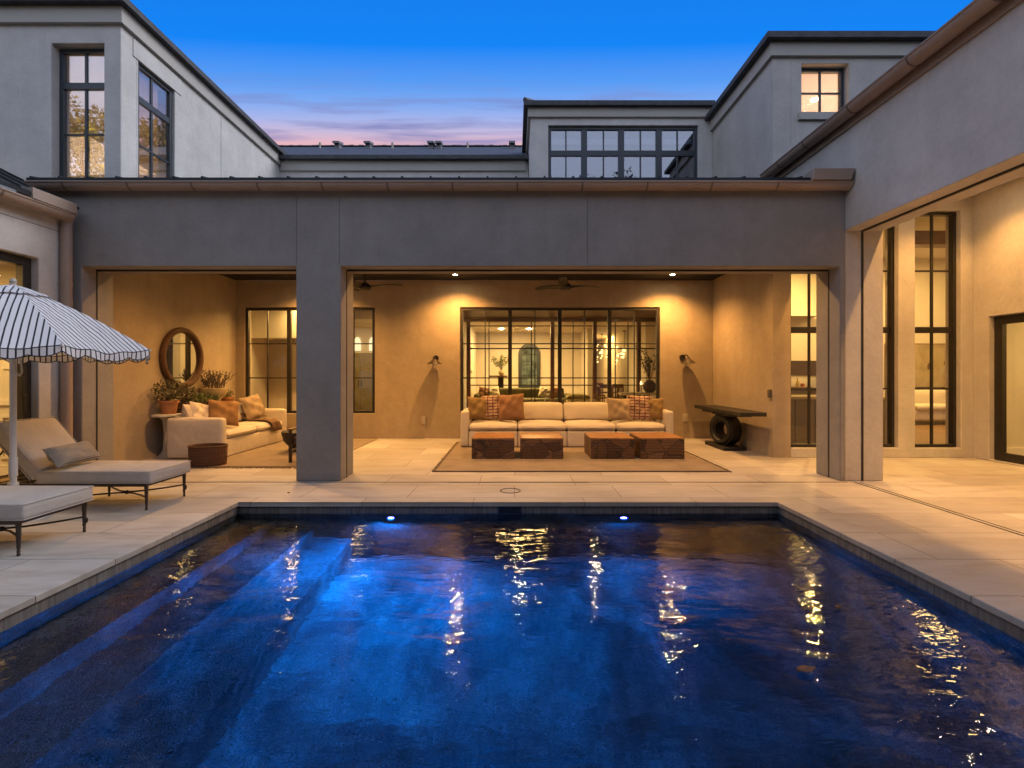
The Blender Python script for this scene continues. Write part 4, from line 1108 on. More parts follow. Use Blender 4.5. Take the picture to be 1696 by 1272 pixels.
f0 = fan()
dup(f0, 'dark three-bladed ceiling fan half hidden behind the pillar, above the fringed rug', (-2.72, 8.8, 3.46), R(-18))

# mirror on the side wall
mr = thing('round_mirror', 'round mirror in a brown rattan frame on the side wall above the plants', 'mirror', (-6.10, 8.83, 1.70))
a = MB(); a.torus((.045, 0, 0), 'x', .505, .052, 64, 14); a.build('frame', M['rattan'], mr, world=False)
a = MB(); a.cyl((.004,0,0), (.030,0,0), .48, n=64); a.build('glass', M['mirror'], mr, world=False)

# ------------------------------------------------------------------ rugs
def rug(name, label, x0, x1, y0, y1, sides):
    t = thing(name, label, 'rug', ((x0+x1)/2, (y0+y1)/2, .0)); hx = (x1-x0)/2; hy = (y1-y0)/2
    a = MB(); a.box(-hx, hx, -hy, hy, .002, .016); a.build('mat', M['rug'], t, world=False, bevel=.004)
    rr = random.Random(3)
    def tuft(p, d):
        L = rr.uniform(.05, .11)*(1 if 'f' in sides else .55); s_ = rr.uniform(-.02, .02)
        e = Vector((p[0]+d[0]*L+abs(d[1])*s_, p[1]+d[1]*L+abs(d[0])*s_, .004)); q.cyl((p[0], p[1], .014), e, .011, .006, 5)
    edges = {'f': (0,-1), 'b': (0,1)}
    for d in ([(0,-1), (0,1)] if 'f' in sides else [(-1,0), (1,0)]):
        q = MB()
        if d[0] == 0:
            for i in range(int(2*hx/.02)): tuft((-hx+i*.02, d[1]*hy), d)
        else:
            for i in range(int(2*hy/.02)): tuft((d[0]*hx, -hy+i*.02), d)
        q.build('fringe', M['rug_fringe'], t, world=False, smooth=False)
    if 'l' in sides:
        for y in (-hy, hy): MB().box(-hx, hx, y-.012, y+.012, .003, .018).build('binding', M['rug_fringe'], t, world=False)
    return t
rug('fringed_rug', 'tan jute rug with dark shaggy fringe under the short sofa', -5.15, -2.955, 7.28, 10.45, 'fb')
rug('woven_rug', 'large flat woven tan rug under the root-wood tables and long sofa', -1.14, 3.06, 6.93, 9.97, 'l')

# ------------------------------------------------------------------ sofas
def sofa(label, loc, rz, L, D, n, armh, seat, backh, backs, group, skirts):
    t = thing('sofa', label, 'sofa', loc, rz, group)
    aw = .15; hx = L/2
    # slip-covered base in sections
    st = (L-2*aw)/skirts
    for k in range(skirts):
        a = MB(); a.rbox(-hx+aw+k*st+.006, -hx+aw+(k+1)*st-.006, .02, D-.06, .02, seat-.165, .02, 8, (0,.006,0), .002, k); a.build('skirt', M['linen'], t, world=False)
    for s_ in (-1, 1):
        a = MB(); x0 = -hx if s_ < 0 else hx-aw
        a.rbox(x0, x0+aw, 0, D, .02, armh, .045, 10, (.008,.008,.006), .0025, 11+s_); a.build('arm', M['linen'], t, world=False)
    a = MB(); a.rbox(-hx+aw+.002, hx-aw-.002, D-.17, D, .02, armh+.02, .05, 10, (0,.01,.005), .002, 5); a.build('back_frame', M['linen'], t, world=False)
    st = (L-2*aw)/n
    for k in range(n):
        a = MB(); a.rbox(-hx+aw+k*st+.004, -hx+aw+(k+1)*st-.004, .015, D-.19, seat-.16, seat-.025, .062, 12, (.004,.02,.035), .0015, 20+k); a.build('seat_cushion', M['linen'], t, world=False)
    st2 = (L-2*aw)/len(backs)
    for k, on in enumerate(backs):
        if not on: continue
        Mx = Matrix.Translation((0, D-.27, seat)) @ Matrix.Rotation(R(-12), 4, 'X')
        a = MB(); a.rbox(-hx+aw+k*st2+.006, -hx+aw+(k+1)*st2-.006, -.10, .10, -.02, backh-seat, .07, 12, (.006,.035,.012), .002, 40+k, M=Mx); a.build('back_cushion', M['linen'], t, world=False)
    return t
SG = 'slip-covered linen sofas'
sofa('long cream four-seat slip-covered sofa under the wide window', (1.005, 9.2, 0), 0, 4.07, 1.02, 4, .70, .475, .82, (1,1,1,1), None, 4)
sofa('short cream two-seat slip-covered sofa standing on the fringed rug', (-4.79, 9.06, 0), R(90), 2.28, .92, 2, .68, .475, .82, (1,1), None, 1)
# pillows
def pil(name, label, x, y, z, w, h, th, m, yaw=0, lean=15, roll=0, seed=0, crease=1.0, group=None):
    a = MB(); a.pillow(w, h, th, None, 16, seed, crease)
    o = a.build(name, M[m]); o.location = (x, y, z+h/2)
    o.rotation_euler = Euler((R(-lean), R(roll), R(yaw)), 'XYZ')
    return tag(o, label, 'pillow', group)
SX = .0
pil('throw_pillow', 'olive gold pillow against the left arm of the long sofa', -.70, 9.58, .49, .47, .47, .18, 'gold_pillow', 12, 16, 3, 1)
pil('throw_pillow', 'rust and white checked pillow between the gold and brown pillows', -.42, 9.60, .50, .47, .50, .15, 'plaid', -4, 16, -3, 2)
pil('throw_pillow', 'large plain brown pillow in front of the first back cushion', -.06, 9.50, .49, .52, .53, .19, 'brown_pillow', -5, 16, -4, 3)
pil('throw_pillow', 'greyish tan pillow on the right half of the long sofa', 2.06, 9.52, .49, .49, .45, .18, 'tan_pillow', 8, 16, 3, 4)
pil('throw_pillow', 'rust and white checked pillow between the tan and golden pillows', 2.47, 9.58, .49, .48, .50, .15, 'plaid', -6, 15, 2, 5, 1.6)
pil('throw_pillow', 'golden pillow against the right arm of the long sofa', 2.73, 9.56, .49, .44, .44, .18, 'gold_pillow', -22, 15, -4, 6)
# short sofa faces +X
def pil2(label, x, y, z, w, h, th, m, yaw, lean=18, roll=0, seed=0):
    return pil('throw_pillow', label, x, y, z, w, h, th, m, 90+yaw, lean, roll, seed, 1.2)
pil2('white pillow at the near end of the short sofa, farthest back', -5.50, 8.22, .50, .42, .40, .16, 'linen_pillow', 25, 25, 8, 7)
pil2('white pillow with pointed corner beside the rust pillow', -5.33, 8.28, .50, .46, .42, .17, 'linen_pillow', -25, 24, 14, 8)
pil2('rust orange pillow leaning on the near arm of the short sofa', -5.05, 8.40, .49, .48, .48, .17, 'rust_pillow', -50, 26, 6, 9)
pil2('patterned tan pillow at the far end of the short sofa', -5.22, 9.66, .49, .52, .50, .18, 'tan_pillow', -12, 20, -8, 10)
# throw
tb_ = MB(); n = 22; wv = 8; rr = random.Random(5)
path = [(-5.42,.80), (-5.36,.66), (-5.28,.54), (-5.15,.505), (-4.98,.502), (-4.84,.49), (-4.765,.44), (-4.745,.36), (-4.735,.27)]
vs = []; fs = []
for i, (x, z) in enumerate(path):
    for k in range(wv*2+1):
        y = 9.52+.17*(k/(wv*2)-.5)*(1.9 if i > 2 else 1.5)+.02*i
        f_ = .012*math.sin(k*1.9+i*.4)
        vs.append((x+f_*(1 if i > 5 else 0), y, z+.008+abs(f_)*(.9 if i < 6 else .2)))
W_ = wv*2+1
for i in range(len(path)-1):
    for k in range(wv*2): fs.append((i*W_+k, (i+1)*W_+k, (i+1)*W_+k+1, i*W_+k+1))
tb_.add(vs, fs)
o = tb_.build('throw_blanket', M['throw']); so = o.modifiers.new('solid', 'SOLIDIFY'); so.thickness = .014; so.offset = 1
tag(o, 'dark brown throw blanket draped over the far seat of the short sofa', 'blanket')

# ------------------------------------------------------------------ root-wood tables
def block_table(x0, x1, label):
    t = thing('block_table', label, 'coffee table', ((x0+x1)/2, 7.9, .016), 0, 'root-wood cube tables on the woven rug')
    h = (x1-x0)/2
    a = MB(); a.box(-h, h, 0, .76, 0, .32); a.build('body', M['root_side'], t, world=False, bevel=.006)
    a = MB(); a.box(-h, h, 0, .76, .3205, .342); a.build('top', M['root_top'], t, world=False, bevel=.005)
block_table(-.70, 0, 'reddish root-wood block table, leftmost, in front of the brown pillow')
block_table(.10, .80, 'reddish root-wood block table, second from the left')
block_table(1.25, 1.96, 'reddish root-wood block table with dark knot holes, third from the left')
block_table(2.06, 2.78, 'reddish root-wood block table, rightmost, below the checked and tan pillows')
q = MB()
for (x, z, r) in ((1.68,.13,.022), (1.72,.09,.015), (1.62,.12,.012), (1.74,.16,.010)): q.sphere((x, 7.9, z), r, 10)
kn = q.build('knot_hole', M['track']); kn.parent = [o for o in COL.objects if o.name == 'block_table.002'][0]; kn.location = (-1.605, -7.9+.0, 0)

# ------------------------------------------------------------------ black console with ring base
ct = anchor('console_table', 'black stone console table on a ring-shaped pedestal along the side wall', 'table', (4.0, 9.3, 0))
a = MB(); a.box(3.80, 4.24, 8.12, 10.20, .69, .757); a.build('top', M['black_stone'], ct, bevel=.006)
a = MB(); a.box(3.86, 4.20, 8.55, 9.95, .645, .689); a.build('apron', M['black_stone'], ct, bevel=.006)
Mr = Matrix.Translation((4.02, 9.22, 0)) @ Matrix.Rotation(R(20), 4, 'Z')
a = MB(); a.ring((0, 0, .355), 'x', .305, .150, .22, 56, M=Mr); a.torus((-.105, 0, .355), 'x', .228, .050, 56, 10, M=Mr); a.box(3.90, 4.16, 8.89, 9.55, .62, .646); a.build('ring_pedestal', M['black_stone'], ct, bevel=.01)
a = MB(); a.box(3.82, 4.24, 8.82, 9.70, 0, .062); a.build('plinth', M['black_stone'], ct, bevel=.006)

# ------------------------------------------------------------------ plant table and pots
pt = anchor('plant_table', 'pale narrow oval table with plants between side wall and short sofa', 'table', (-5.88, 8.95, 0))
a = MB(); pts = []
for i in range(40):
    t_ = 2*math.pi*i/40; cx = math.copysign(abs(math.cos(t_))**.6, math.cos(t_)); sy = math.copysign(abs(math.sin(t_))**.6, math.sin(t_))
    pts.append((-5.885+.20*cx, 8.95+1.02*sy))
a.prism(pts, 'z', .69, .73); a.build('top', M['trim'], pt, bevel=.006)
for y in (8.22, 9.68):
    a = MB(); a.lathe([(.16,0), (.155,.02), (.085,.12), (.07,.4), (.09,.6), (.14,.689)], (-5.885, y, 0), 24, .85, 1); a.build('leg', M['trim'], pt)
def pot(name, label, x, y, z, prof, pm, fol, seed, rim=None):
    t = anchor(name, label, 'potted plant', (x, y, z), 'potted plants on the pale table')
    a = MB(); a.lathe(prof, (x, y, z), 24); p_ = a.build('pot', M[pm], t)
    top = max(q[1] for q in prof); rt = prof[-1][0]
    a = MB(); a.cyl((x, y, z+top-.02), (x, y, z+top-.012), rt*.9, n=16); a.build('soil', M['soil'], p_)
    rr = random.Random(seed); lf = MB(); st = MB()
    kind, mm, rad, n, size, hgt = fol
    if kind == 'bush':
        lf.leaves((x, y, z+top+hgt), rad, n, size, rr, .15, .55)
        for k in range(16):
            d = Vector((rr.uniform(-1,1)*rad[0], rr.uniform(-1,1)*rad[1], rr.uniform(.3,1)*hgt*1.5)); st.tube([(x, y, z+top-.02), Vector((x,y,z+top))+d*.55+Vector((0,0,.03)), Vector((x,y,z+top))+d], .004, 5)
    elif kind == 'spike':
        for k in range(n):
            b = Vector((x+rr.uniform(-.6,.6)*rad[0], y+rr.uniform(-.6,.6)*rad[1], z+top-.02)); d = Vector((rr.uniform(-1,1)*rad[0], rr.uniform(-1,1)*rad[1], hgt*rr.uniform(.6,1.15)))
            st.tube([b, b+d*.5+Vector((0,0,.01)), b+d], [.004,.003,.002], 4)
            for q in range(7):
                c_ = b+d*(.25+.75*q/7); lf.leaves(c_, (.012,.012,.02), 3, size, rr, 0, .35, 1.0)
    elif kind == 'trail':
        lf.leaves((x, y, z+top+hgt*.4), (rad[0], rad[1], hgt*.8), n, size, rr, .1, .3, .8)
        st.cyl((x, y, z+top-.02), (x, y, z+top+hgt*.3), .008, n=6)
    st.build('stems', M['bark'], t); lf.build('foliage', M[mm], t, smooth=False, weld=False)
    return t
X_ = -5.84; TZ = .73
tapered = [(.10,0), (.105,.01), (.135,.19), (.15,.19), (.152,.225), (.14,.225)]
pot('potted_shrub', 'terracotta pot with bushy reddish shrub at the near end of the plant table', X_-.02, 8.20, TZ, tapered, 'terracotta', ('bush', 'leaf_red', (.21,.21,.21), 380, .06, .15), 1)
pot('potted_shrub', 'dark banded basket pot with reddish leaves beside the terracotta pot', X_, 8.52, TZ, [(.13,0), (.15,.03), (.142,.05), (.155,.08), (.145,.10), (.158,.13), (.15,.17), (.14,.17)], 'dark_basket', ('bush', 'leaf_red', (.20,.20,.17), 280, .056, .16), 2)
pot('potted_grass', 'dark basket pot with light green mound of leaves under the mirror', X_, 8.86, TZ, [(.14,0), (.16,.03), (.152,.06), (.165,.10), (.16,.15), (.15,.15)], 'dark_basket', ('trail', 'leaf_green', (.20,.20,.1), 420, .07, .13), 3)
pot('potted_grass', 'dark basket pot with dark green leaves below the lavender bowl', X_+.02, 9.20, TZ, [(.14,0), (.16,.03), (.152,.06), (.165,.10), (.16,.15), (.15,.15)], 'dark_basket', ('trail', 'leaf_green', (.19,.19,.1), 380, .06, .12), 4)
pot('lavender_bowl', 'wide pale footed bowl with tall lavender', X_-.04, 9.46, TZ, [(.12,0), (.11,.02), (.055,.05), (.05,.12), (.09,.16), (.19,.24), (.235,.34), (.25,.40), (.235,.40)], 'pale_pot', ('spike', 'leaf_lav', (.24,.24,0), 60, .035, .36), 5)
pot('potted_herb', 'small terracotta pot with short green herb at the far end of the plant table', X_, 9.84, TZ, [(.08,0), (.085,.01), (.115,.17), (.13,.17), (.13,.21), (.12,.21)], 'terracotta', ('trail', 'leaf_green', (.11,.11,.1), 190, .05, .11), 6)

# basket
bk_ = anchor('wicker_basket', 'oval dark brown wicker basket beside the short sofa', 'basket', (-4.70, 7.42, 0))
a = MB(); a.lathe([(.001,.006), (.255,.006), (.262,.0), (.272,.10), (.278,.30), (.272,.315), (.262,.305), (.255,.10), (.24,.03), (.001,.025)], (-4.70, 7.42, .0), 40, 1, .74); a.build('body', M['basket'], bk_)
a = MB()
a.tube([(-4.70+.275*math.cos(2*math.pi*i/40), 7.42+.275*.74*math.sin(2*math.pi*i/40), .308) for i in range(41)], .012, 8); a.build('rim', M['basket'], bk_)

# low bowl table and armchair half behind the pillar
bt = anchor('bowl_table', 'dark bowl-shaped drum table half hidden behind the pillar', 'side table', (-3.85, 8.75, .016))
a = MB(); a.lathe([(.12,.0), (.13,.02), (.12,.03), (.20,.08), (.29,.18), (.33,.31), (.335,.36), (.32,.365), (.001,.365)], (-3.85, 8.75, .016), 40); a.build('body', M['black_stone'], bt)
ac = anchor('armchair', 'dark wooden open-arm chair mostly hidden behind the pillar', 'chair', (-3.2, 7.8, .016))
for (x, y) in ((-3.52, 7.60), (-2.92, 7.60), (-3.52, 8.16), (-2.92, 8.16)):
    a = MB(); a.box(x-.022, x+.022, y-.022, y+.022, .016, .52 if y < 8 else .78); a.build('leg', M['dark_wood'], ac, bevel=.005)
for x in (-3.52, -2.92):
    a = MB(); a.box(x-.03, x+.03, 7.56, 8.135, .521, .55); a.build('arm', M['wood'], ac, bevel=.006)
    a = MB(); a.box(x-.015, x+.015, 7.625, 8.135, .18, .215); a.build('stretcher', M['dark_wood'], ac)
a = MB(); a.rbox(-3.49, -2.95, 7.59, 8.13, .28, .42, .04, 8, (0,0,.02)); a.build('seat', M['dark_basket'], ac)
a = MB(); a.rbox(-3.49, -2.95, 8.10, 8.19, .45, .80, .03, 8); a.build('backrest', M['dark_basket'], ac)

# ------------------------------------------------------------------ sun loungers
def lounger():
    t = thing('sun_lounger', 'far sun lounger with beige cushion and lumbar pillow beside the lounge', 'sun lounger', (-3.79, 5.265, 0), 0, 'cushioned metal sun loungers by the pool')
    a = MB()
    for y in (-.285, .285): a.box(-1.92, .012, y-.014, y+.014, .245, .275)
    a.box(-.016, .012, -.271, .271, .247, .273); a.box(-1.92, -1.89, -.271, .271, .247, .273)
    for i in range(9): a.box(-1.85+i*.22, -1.82+i*.22, -.271, .271, .258, .268)
    a.build('frame', M['chaise_metal'], t, world=False)
    for (x, y) in ((0, -.285), (0, .285), (-.86, -.285), (-.86, .285)):
        a = MB(); a.lathe([(.008,0), (.012,.004), (.012,.018), (.008,.026), (.014,.034), (.009,.045), (.012,.06), (.017,.20), (.019,.245)], (x, y, 0), 10); a.build('leg', M['chaise_metal'], t, world=False)
    for y in (-.285, .285):
        a = MB(); a.tube([(-1.80, y, .245), (-1.80, y, .09)], .012, 8); a.ring((-1.80, y, .085), 'y', .085, .065, .022, 24)
        for k in range(4): a.cyl((-1.80, y, .085), (-1.80+.07*math.cos(k*math.pi/2), y, .085+.07*math.sin(k*math.pi/2)), .006, n=5)
        a.build('wheel', M['chaise_metal'], t, world=False)
        a = MB()   # scrolled bracket at the hinge
        a.tube([(-1.16+.055*math.cos(q/10*6.0)*(1-q/16), y*1.02, .225+.045*math.sin(q/10*6.0)*(1-q/16)) for q in range(14)], .009, 6)
        a.tube([(-1.04+.045*math.cos(3.1-q/10*6.0)*(1-q/16), y*1.02, .225+.04*math.sin(3.1-q/10*6.0)*(1-q/16)) for q in range(14)], .009, 6); a.build('scroll', M['chaise_metal'], t, world=False)
    a = MB()
    for s_ in (-1, 1):
        a.tube([(0, s_*.285, .135), (-.14, s_*.17, .125), (-.30, s_*.06, .120), (-.43, s_*.012, .118), (-.56, s_*.06, .120), (-.72, s_*.17, .125), (-.86, s_*.285, .135)], .0085, 8)
    a.sphere((-.43, 0, .118), .022, 10)
    a.tube([(-.02,.29,.06), (.02,.29,.09), (.02,.29,.12), (0,.285,.135)], .007, 6)
    a.build('stretcher', M['chaise_metal'], t, world=False)
    a = MB(); a.rbox(-1.12, .065, -.315, .315, .277, .405, .03, 10, (.004,.004,.022), .0012, 3); c_ = a.build('seat_cushion', M['outdoor_cushion'], t, world=False)
    a = MB()
    for z in (.285, .402): a.tube([(-1.10,-.316,z), (.05,-.316,z), (.066,-.30,z), (.066,.30,z), (.05,.316,z), (-1.10,.316,z)], .0045, 6)
    a.build('piping', M['outdoor_cushion'], c_, world=False)
    Mx = Matrix.Translation((-1.10, 0, .345)) @ Matrix.Rotation(R(49), 4, 'Y')
    a = MB(); a.rbox(-.70, .0, -.315, .315, -.075, .065, .032, 10, (.004,.004,.018), .0012, 4, M=Mx); c_ = a.build('back_cushion', M['outdoor_cushion'], t, world=False)
    a = MB()
    for z in (-.068, .058): a.tube([Mx @ Vector(p) for p in ((-.02,-.316,z), (-.68,-.316,z), (-.70,-.30,z), (-.70,.30,z), (-.68,.316,z), (-.02,.316,z))], .0045, 6)
    a.build('piping', M['outdoor_cushion'], c_, world=False)
    a = MB()
    for y in (-.285, .285): a.tube([Mx @ Vector((.0, y, -.09)), Mx @ Vector((-.70, y, -.09))], .013, 8)
    for q in (-.02, -.36, -.69): a.tube([Mx @ Vector((q, -.285, -.09)), Mx @ Vector((q, .285, -.09))], .010, 8)
    a.build('back_frame', M['chaise_metal'], t, world=False)
    for y in (-.285, .285): MB().tube([Mx @ Vector((-.45, y, -.09)), (-1.75, y, .27)], .009, 6).build('back_strut', M['chaise_metal'], t, world=False)
    return t
l0 = lounger()
dup(l0, 'near sun lounger with bare beige cushion, closest to the pool steps and camera', (-3.82, 4.01, 0))
a = MB(); a.pillow(.60, .25, .15, None, 16, 21, .6)
o = a.build('lumbar_pillow', M['lumbar']); o.location = (-4.745, 5.20, .545); o.rotation_euler = Euler((R(-38), R(0), R(96)), 'XYZ')
tag(o, 'grey ribbed lumbar pillow leaning on the back of the far sun lounger', 'pillow')

# ------------------------------------------------------------------ striped parasol
pa = anchor('parasol', 'fringed white parasol with thin navy stripes and white pole between the loungers', 'parasol', (-4.82, 4.65, 0))
PXc, PYc = -4.82, 4.65; RR = 1.12; ZT = 2.235; ZE = 1.655
a = MB(); a.cyl((PXc, PYc, .05), (PXc, PYc, 2.2), .026, n=16); a.cyl((PXc, PYc, .42), (PXc, PYc, .60), .033, n=16); a.build('pole', M['white_metal'], pa)
a = MB(); a.lathe([(.25,0), (.25,.04), (.23,.06), (.05,.07), (.04,.36), (.001,.36)], (PXc, PYc, 0), 32); a.build('base', M['white_metal'], pa)
a = MB(); a.lathe([(.001,.09), (.018,.085), (.03,.06), (.022,.035), (.035,.02), (.05,-.01)], (PXc, PYc, ZT), 16); a.build('finial', M['outlet'], pa)
def zc(t_): return ZT-(ZT-ZE)*t_**1.32
def canopy(rmin, rmax, lift, name, valance, m):
    me = bpy.data.meshes.new(name); vs = []; fs = []; uvs = []
    NR, NA = 14, 12
    for k in range(8):
        a0 = R(16-45*k-45+22.5+22.5-22.5); amid = R(16-22.5-45*k)
        cr = math.cos(R(22.5))
        def P(t_, s_):   # t radial 0..1, s across -1..1
            rr_ = t_*RR
            half = rr_*math.sin(R(22.5)); inr = rr_*cr
            sag = .048*(1-s_*s_)*t_*t_
            along = inr-sag*.3; ac_ = half*s_
            x = PXc+along*math.cos(amid)-ac_*math.sin(amid); y = PYc+along*math.sin(amid)+ac_*math.cos(amid)
            wr = .010*math.sin(9*s_+k*2.1+t_*5)*t_*(1-s_*s_)+.006*math.sin(23*t_+s_*6+k)*(1-s_*s_)
            return Vector((x, y, zc(t_)-sag+lift+wr)), ac_
        base = len(vs)
        for i in range(NR+1):
            t_ = rmin+(rmax-rmin)*i/NR
            for j in range(NA+1):
                p, u = P(t_, -1+2*j/NA); vs.append(p); uvs.append((u+.5, .0))
        for i in range(NR):
            for j in range(NA):
                fs.append((base+i*(NA+1)+j, base+(i+1)*(NA+1)+j, base+(i+1)*(NA+1)+j+1, base+i*(NA+1)+j+1))
        # hem (bound edge) and scalloped valance
        NV = 24; b = len(vs); drop = .105 if valance else .0
        rows = [(0, 0, 0), (.006, 1, 0), (.012, 1, 0), (.0121, 0, 0)] if valance else [(0, 0, 0), (.012, 0, 1), (.03, 0, 1)]
        if valance:
            for j in range(NV+1):
                s_ = -1+2*j/NV; p, u = P(rmax, s_)
                sc_ = .062+.030*abs(math.sin(math.pi*2.0*(s_+1)))
                nrm = Vector((math.cos(amid), math.sin(amid), 0))
                wob = .012*math.sin(j*.9+k)
                for (dz, v_) in ((0, 1), (.009, 1), (.0091, 0), (sc_-.010, 0), (sc_-.0099, 1), (sc_, 1)):
                    vs.append(p+nrm*(wob*dz/.09-.25*dz*0)+Vector((0,0,-dz))); uvs.append((u+.5, float(v_)))
            for j in range(NV):
                for q in range(5): fs.append((b+j*6+q, b+j*6+q+1, b+(j+1)*6+q+1, b+(j+1)*6+q))
    me.from_pydata(vs, [], fs)
    ul_ = me.uv_layers.new(name='stripe')
    for lp in me.loops: ul_.data[lp.index].uv = uvs[lp.vertex_index]
    for p in me.polygons: p.use_smooth = True
    me.materials.append(m)
    for v in me.vertices: v.co -= ROOTLOC[pa.name]
    o = bpy.data.objects.new(name, me); COL.objects.link(o); o.parent = pa; ROOTLOC[o.name] = ROOTLOC[pa.name]
    return o
ca = canopy(.04, 1.0, 0, 'canopy', True, M['stripes'])
canopy(.03, .26, .022, 'vent_cap', False, M['stripes'])
for k in range(8):
    an = R(16-45*k); a = MB()
    a.tube([(PXc+RR*q*math.cos(an), PYc+RR*q*math.sin(an), zc(q)-.014) for q in (.03,.2,.4,.6,.8,1.0)], .006, 6)
    a.tube([(PXc+.03*math.cos(an), PYc+.03*math.sin(an), 1.72), (PXc+RR*.52*math.cos(an), PYc+RR*.52*math.sin(an), zc(.52)-.02)], .005, 6)
    a.sphere((PXc+(RR+.008)*math.cos(an), PYc+(RR+.008)*math.sin(an), ZE-.012), .012, 8)
    a.build('rib', M['white_metal'], pa)
a = MB(); a.tube([(PXc+.04, PYc-.03, 1.66), (PXc+.045, PYc-.03, 1.52), (PXc+.06, PYc-.03, 1.42), (PXc+.09, PYc-.03, 1.385), (PXc+.115, PYc-.03, 1.42), (PXc+.105, PYc-.03, 1.52), (PXc+.07, PYc-.03, 1.66)], .008, 8); a.build('cord', M['rope'], pa)

# ------------------------------------------------------------------ furniture seen through the glass
def simple(name, label, cat, parts, loc, group=None):
    t = anchor(name, label, cat, loc, group)
    for nm, mb, m, bv in parts: mb.build(nm, M[m], t, bevel=bv)
    return t
# white sofa and painting behind the tall windows
a1 = MB(); a1.rbox(11.0, 13.2, 13.3, 14.1, .12, .42, .05, 10)
a2 = MB(); a2.rbox(11.0, 13.2, 13.95, 14.3, .3, .95, .12, 10)
a3 = MB(); a3.rbox(10.75, 11.05, 13.25, 14.2, .12, .66, .13, 10)
a4 = MB(); a4.rbox(11.06, 12.1, 13.24, 13.95, .40, .56, .06, 10, (0,0,.02)); a5 = MB(); a5.rbox(12.12, 13.15, 13.24, 13.95, .40, .56, .06, 10, (0,0,.02))
a6 = MB(); a6.cyl((10.9,13.4,0), (10.9,13.4,.13), .02, .03); a7 = MB(); a7.cyl((13.0,13.4,0), (13.0,13.4,.13), .02, .03)
simple('white_sofa', 'white round-armed sofa seen through the tall window beside the porch corner', 'sofa', [('base', a1, 'linen_pillow', 0), ('backrest', a2, 'linen_pillow', 0), ('arm', a3, 'linen_pillow', 0), ('seat_cushion', a4, 'linen_pillow', 0), ('seat_cushion', a5, 'linen_pillow', 0), ('leg', a6, 'dark_wood', 0), ('leg', a7, 'dark_wood', 0)], (12, 13.7, 0))
a1 = MB(); a1.box(11.2, 12.95, 14.55, 14.60, 1.02, 2.30); a2 = MB(); a2.box(11.17, 12.98, 14.57, 14.599, .99, 2.33)
simple('painting', 'large tan abstract painting hanging above the white sofa', 'painting', [('canvas', a1, 'art', 0), ('frame', a2, 'wood', 0)], (12, 14.58, 1.6))
# kitchen island, bottle, board
a1 = MB(); a1.box(5.3, 7.6, 9.7, 10.6, .0, .90); a2 = MB(); a2.box(5.26, 7.64, 9.66, 10.64, .901, .95)
a3 = MB()
for x in (5.62, 6.02, 6.5): a3.box(x, x+.02, 9.69, 9.70, .03, .88)
M['olive_cab'] = mat('olive_cab', (.16,.13,.07), .6, .1)
simple('kitchen_island', 'olive brown kitchen island behind the first tall window', 'kitchen island', [('cabinet', a1, 'olive_cab', .004), ('worktop', a2, 'pale_pot', .004), ('groove', a3, 'dark_wood', 0)], (6.4, 10, 0))
x = (1328-852)*13.9/801
a1 = MB(); a1.lathe([(.045,0), (.048,.02), (.048,.12), (.018,.18), (.016,.25), (.02,.255), (.001,.256)], (x+.05, 14.2, 1.04), 14); 
tag(a1.build('oil_bottle', mat('olive_oil', (.30,.22,.03), .2, .1)), 'yellow oil bottle on the kitchen counter against the bright backsplash', 'bottle')
a1 = MB(); a1.lathe([(.05,0), (.06,.03), (.05,.09), (.03,.10), (.001,.10)], (x+.2, 14.2, 1.04), 14); tag(a1.build('red_jar', mat('red_glaze', (.28,.06,.02), .35, .1)), 'small red jar beside the oil bottle on the kitchen counter', 'jar')
a1 = MB(); a1.box(x-.35, x+.4, 14.08, 14.4, 1.0, 1.04); tag(a1.build('serving_board', M['wood'], bevel=.005), 'wooden serving board under the oil bottle', 'board')
# sitting room
def seatset(name, label, x0, x1, y0, y1, top, seat, m, cat='sofa'):
    a1 = MB(); a1.rbox(x0, x1, y0, y1, .08, seat, .05, 8); a2 = MB(); a2.rbox(x0, x1, y1-.2, y1, seat-.05, top, .07, 8)
    a3 = MB(); a3.rbox(x0-.18, x0, y0, y1, .08, seat+.16, .07, 8); a4 = MB(); a4.rbox(x1, x1+.18, y0, y1, .08, seat+.16, .07, 8)
    return simple(name, label, cat, [('base', a1, m, 0), ('backrest', a2, m, 0), ('arm', a3, m, 0), ('arm', a4, m, 0)], ((x0+x1)/2, (y0+y1)/2, 0))
seatset('green_sofa', 'long olive green sofa behind the timber posts, seen through the wide window', -1.2, 1.75, 16.3, 17.2, .92, .58, 'green_fabric')
seatset('green_daybed', 'low olive green daybed nearest the wide window', -1.1, .95, 14.7, 15.5, .62, .50, 'green_fabric', 'daybed')
a1 = MB(); a1.rbox(1.55, 2.35, 14.5, 15.3, .2, .62, .14, 8); a2 = MB(); a2.rbox(1.6, 2.3, 14.6, 15.1, .60, .76, .07, 8, (0,0,.04)); a3 = MB(); a3.torus((1.62, 14.45, .60), 'y', .10, .015, 20, 6)
simple('yellow_armchair', 'low yellow cushioned armchair between two timber posts', 'armchair', [('seat', a1, 'yellow_fabric', 0), ('cushion', a2, 'yellow_fabric', 0), ('ring_arm', a3, 'dark_wood', 0)], (1.95, 14.9, 0))
for i, (x, m, lb) in enumerate(((-1.05, 'leaf_dead', 'dark patterned'), (-.72, 'linen_pillow', 'white'), (1.05, 'linen_pillow', 'round white'), (1.45, 'brown_pillow', 'brown striped'))):
    pil('sofa_pillow', lb+' pillow on the green sofa inside the house', x, 16.75, .58, .42, .38, .14, m, 0, 20, 12*(-1)**i, 30+i)
x = (826-852)*17.6/801
a1 = MB(); a1.box(x-.32, x+.32, 17.3, 17.8, 1.30, 1.36); a2 = MB(); a2.box(x-.02, x+.18, 17.45, 17.65, 0, 1.30)
